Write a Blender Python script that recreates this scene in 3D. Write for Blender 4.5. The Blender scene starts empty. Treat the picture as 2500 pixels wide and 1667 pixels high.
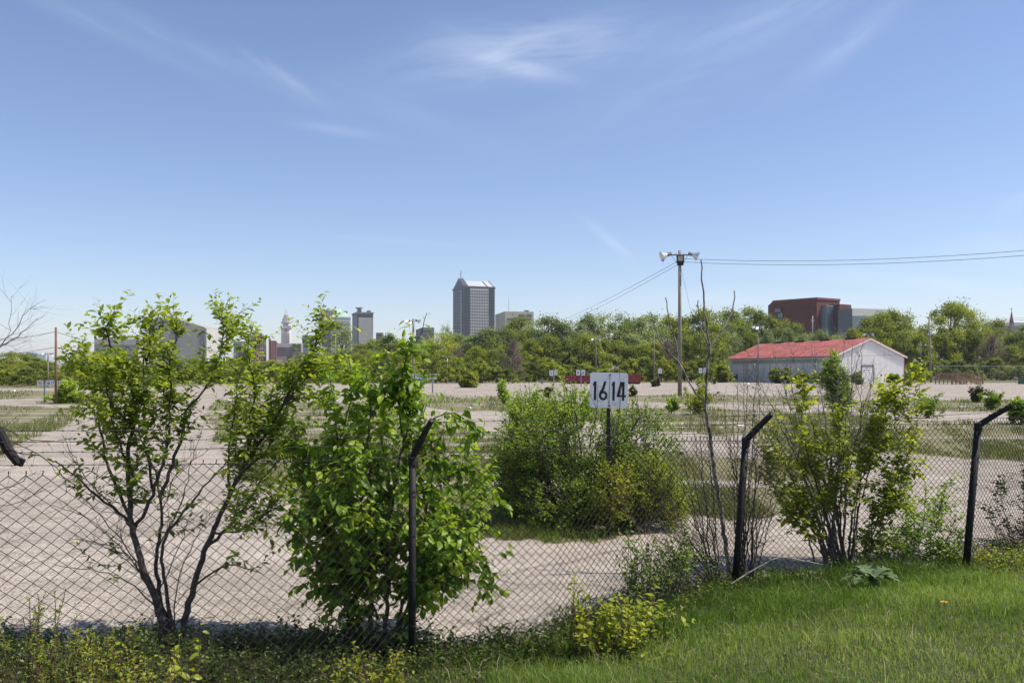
import bpy, math, random
import numpy as np
from mathutils import Vector

RAD = math.radians
FOC = 2083.3          # focal length in pixels of a 2500 px wide picture (30 mm lens)
EYE = 2.6             # camera height above the lot
HOR = 905.0           # picture row of the horizon
DEBUG = False
sc = bpy.context.scene
COL = sc.collection

def P(x, y, d):
    """world point at distance d seen at picture position x, y"""
    return np.array(((x - 1250) / FOC * d, d, EYE - (y - HOR) / FOC * d))

def G(x, y):
    d = EYE * FOC / (y - HOR)
    return np.array(((x - 1250) / FOC * d, d))

# ------------------------------------------------------------------ scene objects
def wloc(o):
    v = Vector((0, 0, 0))
    while o is not None:
        v = v + o.location
        o = o.parent
    return np.array(v)

def thing(name, label, cat, loc=(0, 0, 0), group=None, kind=None):
    o = bpy.data.objects.new(name, None)
    COL.objects.link(o)
    o.empty_display_size = 0.1
    o.location = tuple(float(c) for c in loc)
    o['label'] = label
    o['category'] = cat
    if group: o['group'] = group
    if kind: o['kind'] = kind
    return o

def tag(o, label=None, cat=None, group=None, kind=None):
    if label: o['label'] = label
    if cat: o['category'] = cat
    if group: o['group'] = group
    if kind: o['kind'] = kind
    return o

def copy_tree(o, parent=None):
    c = o.copy()
    COL.objects.link(c)
    c.parent = parent
    for ch in [q for q in bpy.data.objects if q.parent is o]:
        copy_tree(ch, c)
    return c

class Buf:
    """collects geometry; build() links it as ONE mesh object"""
    def __init__(s):
        s.V = []; s.F = []; s.T = []; s.n = 0
    def add(s, V, Fs, tint=0.5):
        V = np.asarray(V, float).reshape(-1, 3)
        if not isinstance(Fs, list) or (Fs and not isinstance(Fs[0], np.ndarray)):
            byk = {}
            for f in Fs: byk.setdefault(len(f), []).append(f)
            Fs = [np.array(v, int) for v in byk.values()]
        s.V.append(V)
        for f in Fs: s.F.append(f + s.n)
        s.T.append(np.broadcast_to(np.asarray(tint, float), (len(V),)))
        s.n += len(V)
    def tube(s, pts, r, k=6, cap=False, tint=0.5):
        pts = np.asarray(pts, float)
        n = len(pts)
        r = np.broadcast_to(np.asarray(r, float), (n,))
        t = np.gradient(pts, axis=0)
        t /= np.linalg.norm(t, axis=1)[:, None] + 1e-12
        m = np.abs(t.mean(axis=0))
        ref = np.array((1., 0, 0)) if m[0] <= m[1] and m[0] <= m[2] else (np.array((0, 1., 0)) if m[1] <= m[2] else np.array((0, 0, 1.)))
        u = np.cross(t, ref); u /= np.linalg.norm(u, axis=1)[:, None] + 1e-12
        v = np.cross(t, u)
        a = np.arange(k) * 2 * math.pi / k
        V = pts[:, None, :] + r[:, None, None] * (np.cos(a)[None, :, None] * u[:, None, :] + np.sin(a)[None, :, None] * v[:, None, :])
        i = np.arange(n - 1)[:, None] * k
        j = np.arange(k)[None, :]
        j2 = (j + 1) % k
        F = np.stack([i + j, i + j2, i + k + j2, i + k + j], -1).reshape(-1, 4)
        Fs = [F]
        if cap:
            Fs.append(np.array([list(range(k))[::-1]]))
            Fs.append(np.array([[(n - 1) * k + q for q in range(k)]]))
        s.add(V.reshape(-1, 3), Fs, tint)
    def box(s, c, d, rz=0, rx=0, ry=0, tint=0.5):
        c = np.asarray(c, float); h = np.asarray(d, float) / 2
        V = np.array([(x, y, z) for x in (-1, 1) for y in (-1, 1) for z in (-1, 1)], float) * h
        V = rot(V, rz, rx, ry) + c
        s.add(V, [(0, 1, 3, 2), (4, 6, 7, 5), (0, 4, 5, 1), (2, 3, 7, 6), (0, 2, 6, 4), (1, 5, 7, 3)], tint)
    def prism(s, poly, z0, z1, tint=0.5):
        """vertical prism on a ground polygon; z1 may be a list of heights"""
        n = len(poly)
        zt = z1 if hasattr(z1, '__len__') else [z1] * n
        V = [(p[0], p[1], z0) for p in poly] + [(p[0], p[1], z) for p, z in zip(poly, zt)]
        F = [tuple(range(n))[::-1], tuple(range(n, 2 * n))]
        F += [(i, (i + 1) % n, n + (i + 1) % n, n + i) for i in range(n)]
        s.add(V, F, tint)
    def slab(s, pts3, th, nrm):
        """thick flat polygon: pts3 pushed by th along nrm"""
        a = np.asarray(pts3, float); b = a + np.asarray(nrm, float) * th
        n = len(a)
        F = [tuple(range(n))[::-1], tuple(range(n, 2 * n))] + [(i, (i + 1) % n, n + (i + 1) % n, n + i) for i in range(n)]
        s.add(np.vstack([a, b]), F)
    def build(s, name, m, parent=None, smooth=False, tint=False):
        V = np.vstack(s.V)
        if parent is not None: V = V - wloc(parent)
        me = bpy.data.meshes.new(name)
        me.vertices.add(len(V))
        me.vertices.foreach_set('co', V.astype(np.float32).ravel())
        lt = np.concatenate([np.full(len(f), f.shape[1], np.int32) for f in s.F])
        li = np.concatenate([f.ravel() for f in s.F]).astype(np.int32)
        me.loops.add(len(li))
        me.loops.foreach_set('vertex_index', li)
        me.polygons.add(len(lt))
        st = np.zeros(len(lt), np.int32); st[1:] = np.cumsum(lt)[:-1]
        me.polygons.foreach_set('loop_start', st)
        me.polygons.foreach_set('loop_total', lt)
        me.polygons.foreach_set('use_smooth', np.full(len(lt), bool(smooth)))
        if tint:
            at = me.attributes.new('tint', 'FLOAT', 'POINT')
            at.data.foreach_set('value', np.concatenate(s.T).astype(np.float32))
        me.update(calc_edges=True)
        me.validate()
        if m is not None: me.materials.append(m)
        o = bpy.data.objects.new(name, me)
        COL.objects.link(o)
        if parent is not None: o.parent = parent
        return o

def rot(V, rz=0, rx=0, ry=0):
    V = np.asarray(V, float)
    if rx:
        c, s_ = math.cos(rx), math.sin(rx); V = V @ np.array([[1, 0, 0], [0, c, -s_], [0, s_, c]]).T
    if ry:
        c, s_ = math.cos(ry), math.sin(ry); V = V @ np.array([[c, 0, s_], [0, 1, 0], [-s_, 0, c]]).T
    if rz:
        c, s_ = math.cos(rz), math.sin(rz); V = V @ np.array([[c, -s_, 0], [s_, c, 0], [0, 0, 1]]).T
    return V

def catmull(pts, step):
    pts = np.asarray(pts, float)
    if len(pts) < 3:
        n = max(2, int(np.linalg.norm(pts[-1] - pts[0]) / step) + 1)
        return pts[0] + (pts[-1] - pts[0]) * np.linspace(0, 1, n)[:, None]
    q = np.vstack([2 * pts[0] - pts[1], pts, 2 * pts[-1] - pts[-2]])
    out = []
    for i in range(1, len(q) - 2):
        n = max(2, int(np.linalg.norm(q[i + 1] - q[i]) / step))
        t = np.linspace(0, 1, n, endpoint=False)[:, None]
        out.append(0.5 * (2 * q[i] + (q[i + 1] - q[i - 1]) * t + (2 * q[i - 1] - 5 * q[i] + 4 * q[i + 1] - q[i + 2]) * t ** 2 + (-q[i - 1] + 3 * q[i] - 3 * q[i + 1] + q[i + 2]) * t ** 3))
    out.append(q[-2][None])
    return np.vstack(out)

# ------------------------------------------------------------------ materials
def new_mat(name):
    m = bpy.data.materials.new(name); m.use_nodes = True
    nt = m.node_tree
    for n in list(nt.nodes): nt.nodes.remove(n)
    return m, nt.nodes, nt.links

def mat(name, col, rough=0.8, var=0.18, scale=4.0, metal=0.0, bump=0.0, col2=None, detail=4, stretch=None, thresh=None):
    """noise-mottled surface; col2 = second colour of stains or rust"""
    m, N, L = new_mat(name)
    out = N.new('ShaderNodeOutputMaterial'); b = N.new('ShaderNodeBsdfPrincipled')
    tc = N.new('ShaderNodeTexCoord'); nz = N.new('ShaderNodeTexNoise')
    nz.inputs['Scale'].default_value = scale; nz.inputs['Detail'].default_value = detail
    if stretch:
        mp = N.new('ShaderNodeMapping'); mp.inputs['Scale'].default_value = stretch
        L.new(tc.outputs['Object'], mp.inputs[0]); L.new(mp.outputs[0], nz.inputs['Vector'])
    else: L.new(tc.outputs['Object'], nz.inputs['Vector'])
    rp = N.new('ShaderNodeValToRGB')
    a = [c * (1 - var) for c in col]; c2 = col2 if col2 else [min(1, c * (1 + var)) for c in col]
    lo, hi = thresh if thresh else (0.32, 0.68)
    rp.color_ramp.elements[0].position = lo; rp.color_ramp.elements[1].position = hi
    rp.color_ramp.elements[0].color = (*a, 1); rp.color_ramp.elements[1].color = (*c2, 1)
    L.new(nz.outputs['Fac'], rp.inputs[0]); L.new(rp.outputs[0], b.inputs['Base Color'])
    b.inputs['Roughness'].default_value = rough; b.inputs['Metallic'].default_value = metal
    if bump:
        n2 = N.new('ShaderNodeTexNoise'); n2.inputs['Scale'].default_value = scale * 6; n2.inputs['Detail'].default_value = 5
        L.new(tc.outputs['Object'], n2.inputs['Vector'])
        bp = N.new('ShaderNodeBump'); bp.inputs['Strength'].default_value = bump; bp.inputs['Distance'].default_value = 0.02
        L.new(n2.outputs['Fac'], bp.inputs['Height']); L.new(bp.outputs[0], b.inputs['Normal'])
    L.new(b.outputs[0], out.inputs[0])
    return m

def leaf_mat(name, c0, c1, c2, trans=0.42, rough=0.42, spec=0.35, tcol=(1.5, 1.45, 0.55)):
    """leaf colours by the per-leaf tint, thin and translucent"""
    m, N, L = new_mat(name)
    out = N.new('ShaderNodeOutputMaterial')
    at = N.new('ShaderNodeAttribute'); at.attribute_name = 'tint'
    rp = N.new('ShaderNodeValToRGB'); e = rp.color_ramp.elements
    e[0].position = 0.05; e[0].color = (*c0, 1); e[1].position = 0.95; e[1].color = (*c2, 1)
    k = e.new(0.5); k.color = (*c1, 1)
    oi = N.new('ShaderNodeObjectInfo')
    hs = N.new('ShaderNodeHueSaturation')
    m1 = N.new('ShaderNodeMath'); m1.operation = 'MULTIPLY_ADD'; m1.inputs[1].default_value = 0.3; m1.inputs[2].default_value = 0.85
    L.new(oi.outputs['Random'], m1.inputs[0]); L.new(m1.outputs[0], hs.inputs['Value'])
    L.new(at.outputs['Fac'], rp.inputs[0]); L.new(rp.outputs[0], hs.inputs['Color'])
    b = N.new('ShaderNodeBsdfPrincipled'); b.inputs['Roughness'].default_value = rough
    b.inputs['Specular IOR Level'].default_value = spec
    L.new(hs.outputs[0], b.inputs['Base Color'])
    tr = N.new('ShaderNodeBsdfTranslucent')
    mx = N.new('ShaderNodeMixRGB'); mx.blend_type = 'MULTIPLY'; mx.inputs[0].default_value = 1; mx.inputs[2].default_value = (*tcol, 1)
    L.new(hs.outputs[0], mx.inputs[1]); L.new(mx.outputs[0], tr.inputs[0])
    ms = N.new('ShaderNodeMixShader'); ms.inputs[0].default_value = trans
    L.new(b.outputs[0], ms.inputs[1]); L.new(tr.outputs[0], ms.inputs[2]); L.new(ms.outputs[0], out.inputs[0])
    return m

MT = {}
def m_(k): return MT[k]
MT['bark'] = mat('bark', (0.085, 0.065, 0.055), 0.9, 0.35, 30, bump=0.4)
MT['bark_dark'] = mat('dark_bark', (0.04, 0.03, 0.027), 0.9, 0.35, 30)
MT['bark_grey'] = mat('grey_bark', (0.17, 0.14, 0.125), 0.9, 0.4, 25)
MT['bark_pale'] = mat('pale_bark', (0.13, 0.10, 0.08), 0.75, 0.5, 9, col2=(0.30, 0.27, 0.24), thresh=(0.4, 0.62))
MT['bark_red'] = mat('reddish_bark', (0.11, 0.06, 0.045), 0.8, 0.35, 25)
MT['fence_black'] = mat('black_coated_steel', (0.008, 0.007, 0.008), 0.7, 0.2, 14, col2=(.035, .018, .012), thresh=(.5, .75), bump=.1)
MT['fence_wire'] = mat('coated_wire', (0.012, 0.008, 0.007), 0.8, 0.3, 12, col2=(.045, .02, .014), thresh=(.5, .7))
MT['barb'] = mat('weathered_wire', (0.025, 0.02, 0.018), 0.75, 0.4, 12)
MT['galv'] = mat('galvanised_steel', (0.38, 0.39, 0.40), 0.5, 0.15, 8, metal=0.4)
MT['galv_dark'] = mat('dull_steel', (0.16, 0.17, 0.18), 0.6, 0.2, 8, metal=0.3)
MT['sign_white'] = mat('white_sign_paint', (0.62, 0.60, 0.57), 0.45, 0.08, 7, col2=(.84, .85, .86), thresh=(.26, .42))
MT['plate_white'] = mat('white_number_plate', (0.78, 0.78, 0.82), 0.5, 0.06, 3)
MT['black_paint'] = mat('black_paint', (0.012, 0.012, 0.014), 0.5, 0.2, 20)
MT['rust'] = mat('rusty_iron', (0.14, 0.045, 0.025), 0.85, 0.4, 30)
MT['post_paint'] = mat('grey_post_paint', (0.32, 0.34, 0.37), 0.6, 0.2, 1.2, col2=(0.17, 0.07, 0.05), thresh=(0.5, 0.6))
MT['pole_wood'] = mat('grey_pole_wood', (0.25, 0.215, 0.18), 0.85, 0.25, 3, stretch=(6, 6, 0.6), bump=0.3)
MT['pole_brown'] = mat('brown_pole_wood', (0.18, 0.095, 0.065), 0.85, 0.3, 3, stretch=(6, 6, 0.5))
MT['reflector'] = mat('lamp_reflector', (0.82, 0.84, 0.86), 0.28, 0.05, 3, metal=0.75)
MT['lamp_grey'] = mat('lamp_housing', (0.2, 0.21, 0.22), 0.5, 0.15, 6)
MT['lamp_glass'] = mat('lamp_glass', (0.42, 0.38, 0.30), 0.2, 0.2, 3)
# ------------------------------------------------------------------ camera, sun, sky
cam = bpy.data.cameras.new('camera'); cam.lens = 30; cam.sensor_width = 36
cam.shift_y = (HOR - 833.5) / 2500; cam.clip_start = 0.05; cam.clip_end = 20000
co = bpy.data.objects.new('camera', cam); COL.objects.link(co)
co.location = (0, 0, EYE); co.rotation_euler = (RAD(90), 0, 0)
sc.camera = co

SUN_EL, SUN_AZ = 58.0, 93.0      # azimuth clockwise from the viewing direction
sd = Vector((math.sin(RAD(SUN_AZ)) * math.cos(RAD(SUN_EL)), math.cos(RAD(SUN_AZ)) * math.cos(RAD(SUN_EL)), math.sin(RAD(SUN_EL))))
sl = bpy.data.lights.new('sun', 'SUN'); sl.energy = 5.0; sl.angle = RAD(0.53); sl.color = (1.0, 0.93, 0.82)
so = bpy.data.objects.new('sun', sl); COL.objects.link(so)
so.rotation_euler = (-sd).to_track_quat('-Z', 'Y').to_euler(); so.location = (20, -5, 40)

w = bpy.data.worlds.new('World'); sc.world = w; w.use_nodes = True
N = w.node_tree.nodes; L = w.node_tree.links
bg = N['Background']
sky = N.new('ShaderNodeTexSky'); sky.sky_type = 'NISHITA'; sky.sun_disc = False
sky.sun_elevation = RAD(SUN_EL); sky.sun_rotation = RAD(SUN_AZ)
sky.air_density = 1.0; sky.dust_density = 0.3; sky.ozone_density = 4.0; sky.altitude = 200
tc = N.new('ShaderNodeTexCoord'); sp = N.new('ShaderNodeSeparateXYZ'); L.new(tc.outputs['Generated'], sp.inputs[0])
def math_(op, a, b=None, c=None, clamp=False):
    n = N.new('ShaderNodeMath'); n.operation = op; n.use_clamp = clamp
    for i, v in enumerate((a, b, c)):
        if v is None: continue
        if isinstance(v, (int, float)): n.inputs[i].default_value = v
        else: L.new(v, n.inputs[i])
    return n.outputs[0]
yy = math_('MAXIMUM', sp.outputs[1], 0.06)
U = math_('DIVIDE', sp.outputs[0], yy); Vv = math_('DIVIDE', sp.outputs[2], yy)
front = math_('GREATER_THAN', sp.outputs[1], 0.06)
# thin cirrus: every wisp has a centre, two radii, a slope and a strength
wisps = [(1290, 120, 330, 75, -8, .52), (1250, 160, 150, 26, 14, .42), (1120, 95, 110, 40, 25, .12), (690, 185, 110, 15, 33, .34), (220, 55, 330, 24, 25, .14),
         (480, 120, 420, 30, 24, .14), (2090, 90, 210, 30, -38, .20), (1480, 580, 75, 13, 40, .42), (830, 318, 120, 14, 9, .26), (1900, 40, 350, 60, -22, .25),
         (2220, 690, 330, 22, 5, .34), (1850, 735, 420, 26, 2, .30), (2420, 600, 160, 34, -4, .25), (2480, 500, 60, 22, -30, .3), (1000, 590, 200, 10, 4, .14),
         (980, 270, 220, 40, 20, .14), (1700, 200, 500, 90, -15, .12)]
tot = None
for (cx, cy, rx, ry, an, st) in wisps:
    cu, cv = (cx - 1250) / FOC, (HOR - cy) / FOC; a = RAD(-an); rx /= FOC; ry /= FOC
    du = math_('SUBTRACT', U, cu); dv = math_('SUBTRACT', Vv, cv)
    p = math_('ADD', math_('MULTIPLY', du, math.cos(a)), math_('MULTIPLY', dv, math.sin(a)))
    q = math_('SUBTRACT', math_('MULTIPLY', dv, math.cos(a)), math_('MULTIPLY', du, math.sin(a)))
    cb = N.new('ShaderNodeCombineXYZ')
    L.new(math_('MULTIPLY', p, 6.0), cb.inputs[0]); L.new(math_('MULTIPLY', q, 30.0), cb.inputs[1]); cb.inputs[2].default_value = cx * .37
    nz = N.new('ShaderNodeTexNoise'); nz.inputs['Scale'].default_value = 1.6; nz.inputs['Detail'].default_value = 7; nz.inputs['Roughness'].default_value = 0.62
    nz.inputs['Distortion'].default_value = 0.5
    L.new(cb.outputs[0], nz.inputs['Vector'])
    e = math_('ADD', math_('POWER', math_('ABSOLUTE', math_('DIVIDE', p, rx)), 2.0), math_('POWER', math_('ABSOLUTE', math_('DIVIDE', q, ry)), 2.0))
    g = math_('EXPONENT', math_('MULTIPLY', e, -1.3))
    nn = math_('MULTIPLY_ADD', nz.outputs['Fac'], 2.2, -0.45, clamp=True)
    v = math_('MULTIPLY', math_('MULTIPLY', g, nn), st * .62)
    tot = v if tot is None else math_('ADD', tot, v)
fac = math_('MULTIPLY', math_('MULTIPLY', tot, front), 1.0, clamp=True)
mx = N.new('ShaderNodeMixRGB'); L.new(fac, mx.inputs[0])
tn = N.new('ShaderNodeMixRGB'); tn.blend_type = 'MULTIPLY'; tn.inputs[0].default_value = 1; tn.inputs[2].default_value = (1.08, 0.98, 1.01, 1)
L.new(sky.outputs[0], tn.inputs[1]); L.new(tn.outputs[0], mx.inputs[1]); mx.inputs[2].default_value = (6.6, 7.1, 8.2, 1)
L.new(mx.outputs[0], bg.inputs[0]); bg.inputs[1].default_value = 0.120

vs = sc.view_settings
vs.view_transform = 'Standard'; vs.look = 'None'; vs.exposure = 0.34; vs.gamma = 1.0; vs.use_curve_mapping = False
sc.cycles.max_bounces = 4; sc.cycles.transparent_max_bounces = 4; sc.cycles.diffuse_bounces = 3; sc.cycles.glossy_bounces = 2; sc.cycles.transmission_bounces = 2

# ------------------------------------------------------------------ thin air between here and the skyline
hz = bpy.data.materials.new('haze'); hz.use_nodes = True
for n in list(hz.node_tree.nodes): hz.node_tree.nodes.remove(n)
ho = hz.node_tree.nodes.new('ShaderNodeOutputMaterial'); hv = hz.node_tree.nodes.new('ShaderNodeVolumePrincipled')
hv.inputs['Density'].default_value = 0.00009; hv.inputs['Color'].default_value = (.82, .90, 1, 1); hv.inputs['Anisotropy'].default_value = .2
hz.node_tree.links.new(hv.outputs[0], ho.inputs['Volume'])
hb = Buf(); hb.box((0, 5800, 90), (18400, 12700, 185)); ho_ = hb.build('haze', hz, None); ho_['kind'] = 'stuff'; ho_['label'] = 'thin pale air between the lot and the skyline'; ho_['category'] = 'haze'

# ------------------------------------------------------------------ fence line and ground
FL = np.array([(-9.6, -1.6), (-6.2, 2.3), (-3.2, 5.3), (-.88, 7.6), (.38, 8.0), (1.76, 9.4), (2.8, 10.45), (5.85, 11.0), (8.3, 12.8), (20, 24), (60, 60)])
def fence_side(x, y):
    """signed distance to the fence line, positive on the camera's side"""
    x = np.asarray(x, float); y = np.asarray(y, float)
    best = np.full(x.shape, 1e9); sg = np.ones(x.shape)
    for a, b in zip(FL[:-1], FL[1:]):
        e = b - a; l2 = e @ e
        t = np.clip(((x - a[0]) * e[0] + (y - a[1]) * e[1]) / l2, 0, 1)
        dx = x - a[0] - t * e[0]; dy = y - a[1] - t * e[1]
        dd = np.hypot(dx, dy)
        s_ = np.sign(e[1] * dx - e[0] * dy)
        k = dd < best
        best = np.where(k, dd, best); sg = np.where(k, s_, sg)
    return best * sg
def ground_z(x, y):
    s = fence_side(x, y)
    return np.where(s > 0, 1.2 * (1 - np.exp(-np.maximum(s - .5, 0) / 4.8)), 0.0) + 0.02

def vnoise(x, y, seed=0):
    """cheap smooth value noise in 0..1"""
    x = np.asarray(x, float); y = np.asarray(y, float)
    xi = np.floor(x); yi = np.floor(y); fx = x - xi; fy = y - yi
    fx = fx * fx * (3 - 2 * fx); fy = fy * fy * (3 - 2 * fy)
    def h(a, b):
        v = np.sin(a * 127.1 + b * 311.7 + seed * 74.7) * 43758.5453
        return v - np.floor(v)
    return (h(xi, yi) * (1 - fx) + h(xi + 1, yi) * fx) * (1 - fy) + (h(xi, yi + 1) * (1 - fx) + h(xi + 1, yi + 1) * fx) * fy
def fbm(x, y, seed=0, o=4):
    s = 0; a = .5
    for i in range(o):
        s = s + a * vnoise(x * 2 ** i, y * 2 ** i, seed + i); a /= 2
    return s / (1 - .5 ** o)

ISLANDS = [
    [(-700, 995), (210, 994), (190, 1028), (80, 1080), (0, 1118), (-300, 1250), (-900, 1300)],
    [(-500, 962), (95, 955), (115, 966), (0, 976), (-500, 988)],
    [(60, 976), (215, 965), (330, 958), (335, 982), (200, 988), (20, 987)],
    [(650, 1060), (1000, 1032), (1200, 1064), (1632, 1100), (1800, 1112), (2000, 1130), (2050, 1180), (1950, 1255), (1720, 1275), (1600, 1300), (1400, 1315), (1150, 1322), (700, 1312), (640, 1250), (600, 1120)],
    [(500, 975), (800, 985), (985, 990), (1000, 1022), (650, 1060), (580, 1080), (505, 1010)],
    [(1000, 966), (1060, 961), (1400, 985), (1560, 995), (1600, 1035), (1400, 1034), (1250, 1012), (1137, 1003), (1040, 985)],
    [(1540, 967), (2000, 963), (2060, 984), (1740, 989), (1560, 979)],
    [(1590, 1000), (1760, 998), (2000, 1008), (2140, 1025), (2150, 1052), (1800, 1062), (1650, 1055), (1560, 1038)],
    [(2060, 980), (2500, 974), (2900, 978), (2900, 1003), (2400, 1005), (2080, 1002)],
    [(2080, 1040), (2150, 1030), (2500, 1030), (3000, 1035), (3300, 1170), (2500, 1122), (2261, 1108), (2174, 1097), (2110, 1075)],
    [(1900, 1015), (2010, 1020), (2150, 1060), (2160, 1095), (1950, 1120), (1850, 1080)],
]
ISL = [np.array([G(*p) for p in isl]) for isl in ISLANDS]
def inpoly(x, y, poly):
    ins = np.zeros(x.shape, bool)
    n = len(poly); j = n - 1
    for i in range(n):
        xi, yi = poly[i]; xj, yj = poly[j]
        c = ((yi > y) != (yj > y)) & (x < (xj - xi) * (y - yi) / (yj - yi + 1e-12) + xi)
        ins ^= c; j = i
    return ins
def grass_mask(x, y):
    """1 where weeds have taken the lot, world coordinates"""
    k = 0.035 * y + .15
    wx = x + (fbm(x / (k * 2), y / (k * 4), 3) - .5) * k * 3.2; wy = y + (fbm(x / (k * 2), y / (k * 3), 9) - .5) * k * 5
    m = np.zeros(x.shape)
    for p in ISL: m = np.maximum(m, inpoly(wx, wy, p).astype(float))
    # worn lines of bare concrete run across the islands
    m *= np.where((fbm(x / 22., y / 0.9, 5) > .60) & (y > 17), .25, 1.)
    m = np.maximum(m, np.where((y > 178 + 14 * fbm(x / 20, x * 0, 4) - 22 * np.clip((-x - 30) / 20, 0, 1)) | (y > 200), 1., 0.))
    m = np.maximum(m, np.where((x < -55) & (y > 128), 1., 0.))
    return m
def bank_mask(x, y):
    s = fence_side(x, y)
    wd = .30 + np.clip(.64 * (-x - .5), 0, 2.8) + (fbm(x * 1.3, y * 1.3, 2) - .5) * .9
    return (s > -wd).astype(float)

def axis(segs):
    out = [segs[0][0]]
    for a, b, st in segs: out += list(np.linspace(a, b, max(2, int(abs(b - a) / st) + 1))[1:])
    return np.array(out)
gx = axis([(-9000, -1500, 1500), (-1500, -160, 60), (-160, -40, 2), (-40, -8, .5), (-8, 10, .12), (10, 40, .5), (40, 160, 2), (160, 1500, 60), (1500, 9000, 1500)])
gy = axis([(-400, -20, 40), (-20, -2, 1), (-2, 4, .3), (4, 14, .12), (14, 40, .3), (40, 110, .6), (110, 220, 1.5), (220, 1500, 60), (1500, 12000, 1500)])
X, Y = np.meshgrid(gx, gy)
Z = ground_z(X, Y) - .02
Z = Z + np.where(np.hypot(X, Y) < 60, (fbm(X * .3, Y * .3, 7) - .5) * .012, 0)
gm = grass_mask(X, Y); bm_ = bank_mask(X, Y)
lawn = np.clip((fence_side(X, Y) - .3) / 1.2, 0, 1)
gb = Buf()
nx = len(gx); i = (np.arange(len(gy) - 1)[:, None] * nx + np.arange(nx - 1)[None]).ravel()
gb.add(np.stack([X, Y, Z], -1).reshape(-1, 3), [np.stack([i, i + 1, i + nx + 1, i + nx], -1)])

m, N, L = new_mat('lot_ground')
out = N.new('ShaderNodeOutputMaterial'); b = N.new('ShaderNodeBsdfPrincipled'); b.inputs['Roughness'].default_value = .95
b.inputs['Specular IOR Level'].default_value = .2
tc = N.new('ShaderNodeTexCoord')
def noise_(s, d=4, r=.6, vec=None):
    n = N.new('ShaderNodeTexNoise'); n.inputs['Scale'].default_value = s; n.inputs['Detail'].default_value = d; n.inputs['Roughness'].default_value = r
    L.new(vec if vec else tc.outputs['Object'], n.inputs['Vector']); return n.outputs['Fac']
def ramp_(f, stops):
    r = N.new('ShaderNodeValToRGB'); e = r.color_ramp.elements
    e[0].position = stops[0][0]; e[0].color = (*stops[0][1], 1); e[1].position = stops[-1][0]; e[1].color = (*stops[-1][1], 1)
    for p_, c_ in stops[1:-1]: k = e.new(p_); k.color = (*c_, 1)
    L.new(f, r.inputs[0]); return r.outputs[0]
def mixc(f, a, c, mode='MIX'):
    n = N.new('ShaderNodeMixRGB'); n.blend_type = mode
    for i_, v in enumerate((f, a, c)):
        if isinstance(v, (int, float)): n.inputs[i_].default_value = v
        elif isinstance(v, tuple): n.inputs[i_].default_value = (*v, 1)
        else: L.new(v, n.inputs[i_])
    return n.outputs[0]
mp = N.new('ShaderNodeMapping'); mp.inputs['Scale'].default_value = (.35, 1.6, 1); L.new(tc.outputs['Object'], mp.inputs[0])
base = ramp_(noise_(.35, 5, .6, mp.outputs[0]), [(.3, (.270, .240, .206)), (.55, (.362, .323, .277)), (.72, (.41, .368, .318))])
vor = N.new('ShaderNodeTexVoronoi'); vor.inputs['Scale'].default_value = 55; L.new(tc.outputs['Object'], vor.inputs['Vector'])
stones = ramp_(vor.outputs['Color'], [(.12, (.30, .27, .25)), (.5, (.95, .93, .92)), (.88, (1.5, 1.47, 1.45))])
base = mixc(.85, base, stones, 'MULTIPLY')
chips = ramp_(noise_(190, 2, .5), [(.60, (0, 0, 0)), (.70, (1, 1, 1))])
base = mixc(chips, base, (.62, .58, .55))
blotch = ramp_(noise_(1.1, 5, .65), [(.30, (.78, .77, .76)), (.5, (1, 1, 1)), (.75, (1.07, 1.06, 1.05))])
base = mixc(.9, base, blotch, 'MULTIPLY')
# worn tyre tracks, old stains and grey patches
mp3 = N.new('ShaderNodeMapping'); mp3.inputs['Rotation'].default_value = (0, 0, .5); mp3.inputs['Scale'].default_value = (.06, .9, 1); L.new(tc.outputs['Object'], mp3.inputs[0])
trk = ramp_(noise_(1.6, 3, .5, mp3.outputs[0]), [(.40, (1, 1, 1)), (.50, (.86, .85, .85)), (.58, (1, 1, 1))])
base = mixc(.8, base, trk, 'MULTIPLY')
stn = ramp_(noise_(.28, 6, .7), [(.36, (.66, .65, .64)), (.46, (1, 1, 1)), (.64, (1, 1, 1)), (.70, (1.1, 1.09, 1.07))])
base = mixc(.8, base, stn, 'MULTIPLY')
pat_ = ramp_(noise_(3.3, 4, .6), [(.33, (.74, .72, .70)), (.42, (1, 1, 1))])
base = mixc(.6, base, pat_, 'MULTIPLY')
# cracks with dark dirt
vc = N.new('ShaderNodeTexVoronoi'); vc.feature = 'DISTANCE_TO_EDGE'; vc.inputs['Scale'].default_value = .27
mp2 = N.new('ShaderNodeMapping'); L.new(tc.outputs['Object'], mp2.inputs[0])
nzv = N.new('ShaderNodeTexNoise'); nzv.inputs['Scale'].default_value = .9; L.new(tc.outputs['Object'], nzv.inputs['Vector'])
addv = N.new('ShaderNodeVectorMath'); addv.operation = 'MULTIPLY_ADD'; L.new(nzv.outputs['Color'], addv.inputs[0]); addv.inputs[1].default_value = (.9, .9, .9); L.new(tc.outputs['Object'], addv.inputs[2])
L.new(addv.outputs[0], vc.inputs['Vector'])
cr = ramp_(vc.outputs['Distance'], [(.003, (.40, .37, .33)), (.010, (1, 1, 1))])
base = mixc(.6, base, cr, 'MULTIPLY')
soil = ramp_(noise_(6, 6, .7), [(.3, (.085, .082, .034)), (.48, (.145, .138, .060)), (.66, (.27, .24, .18))])
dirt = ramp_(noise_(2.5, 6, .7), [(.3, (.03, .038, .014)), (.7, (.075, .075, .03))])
ga = N.new('ShaderNodeAttribute'); ga.attribute_name = 'grass'; ba = N.new('ShaderNodeAttribute'); ba.attribute_name = 'bank'
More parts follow.
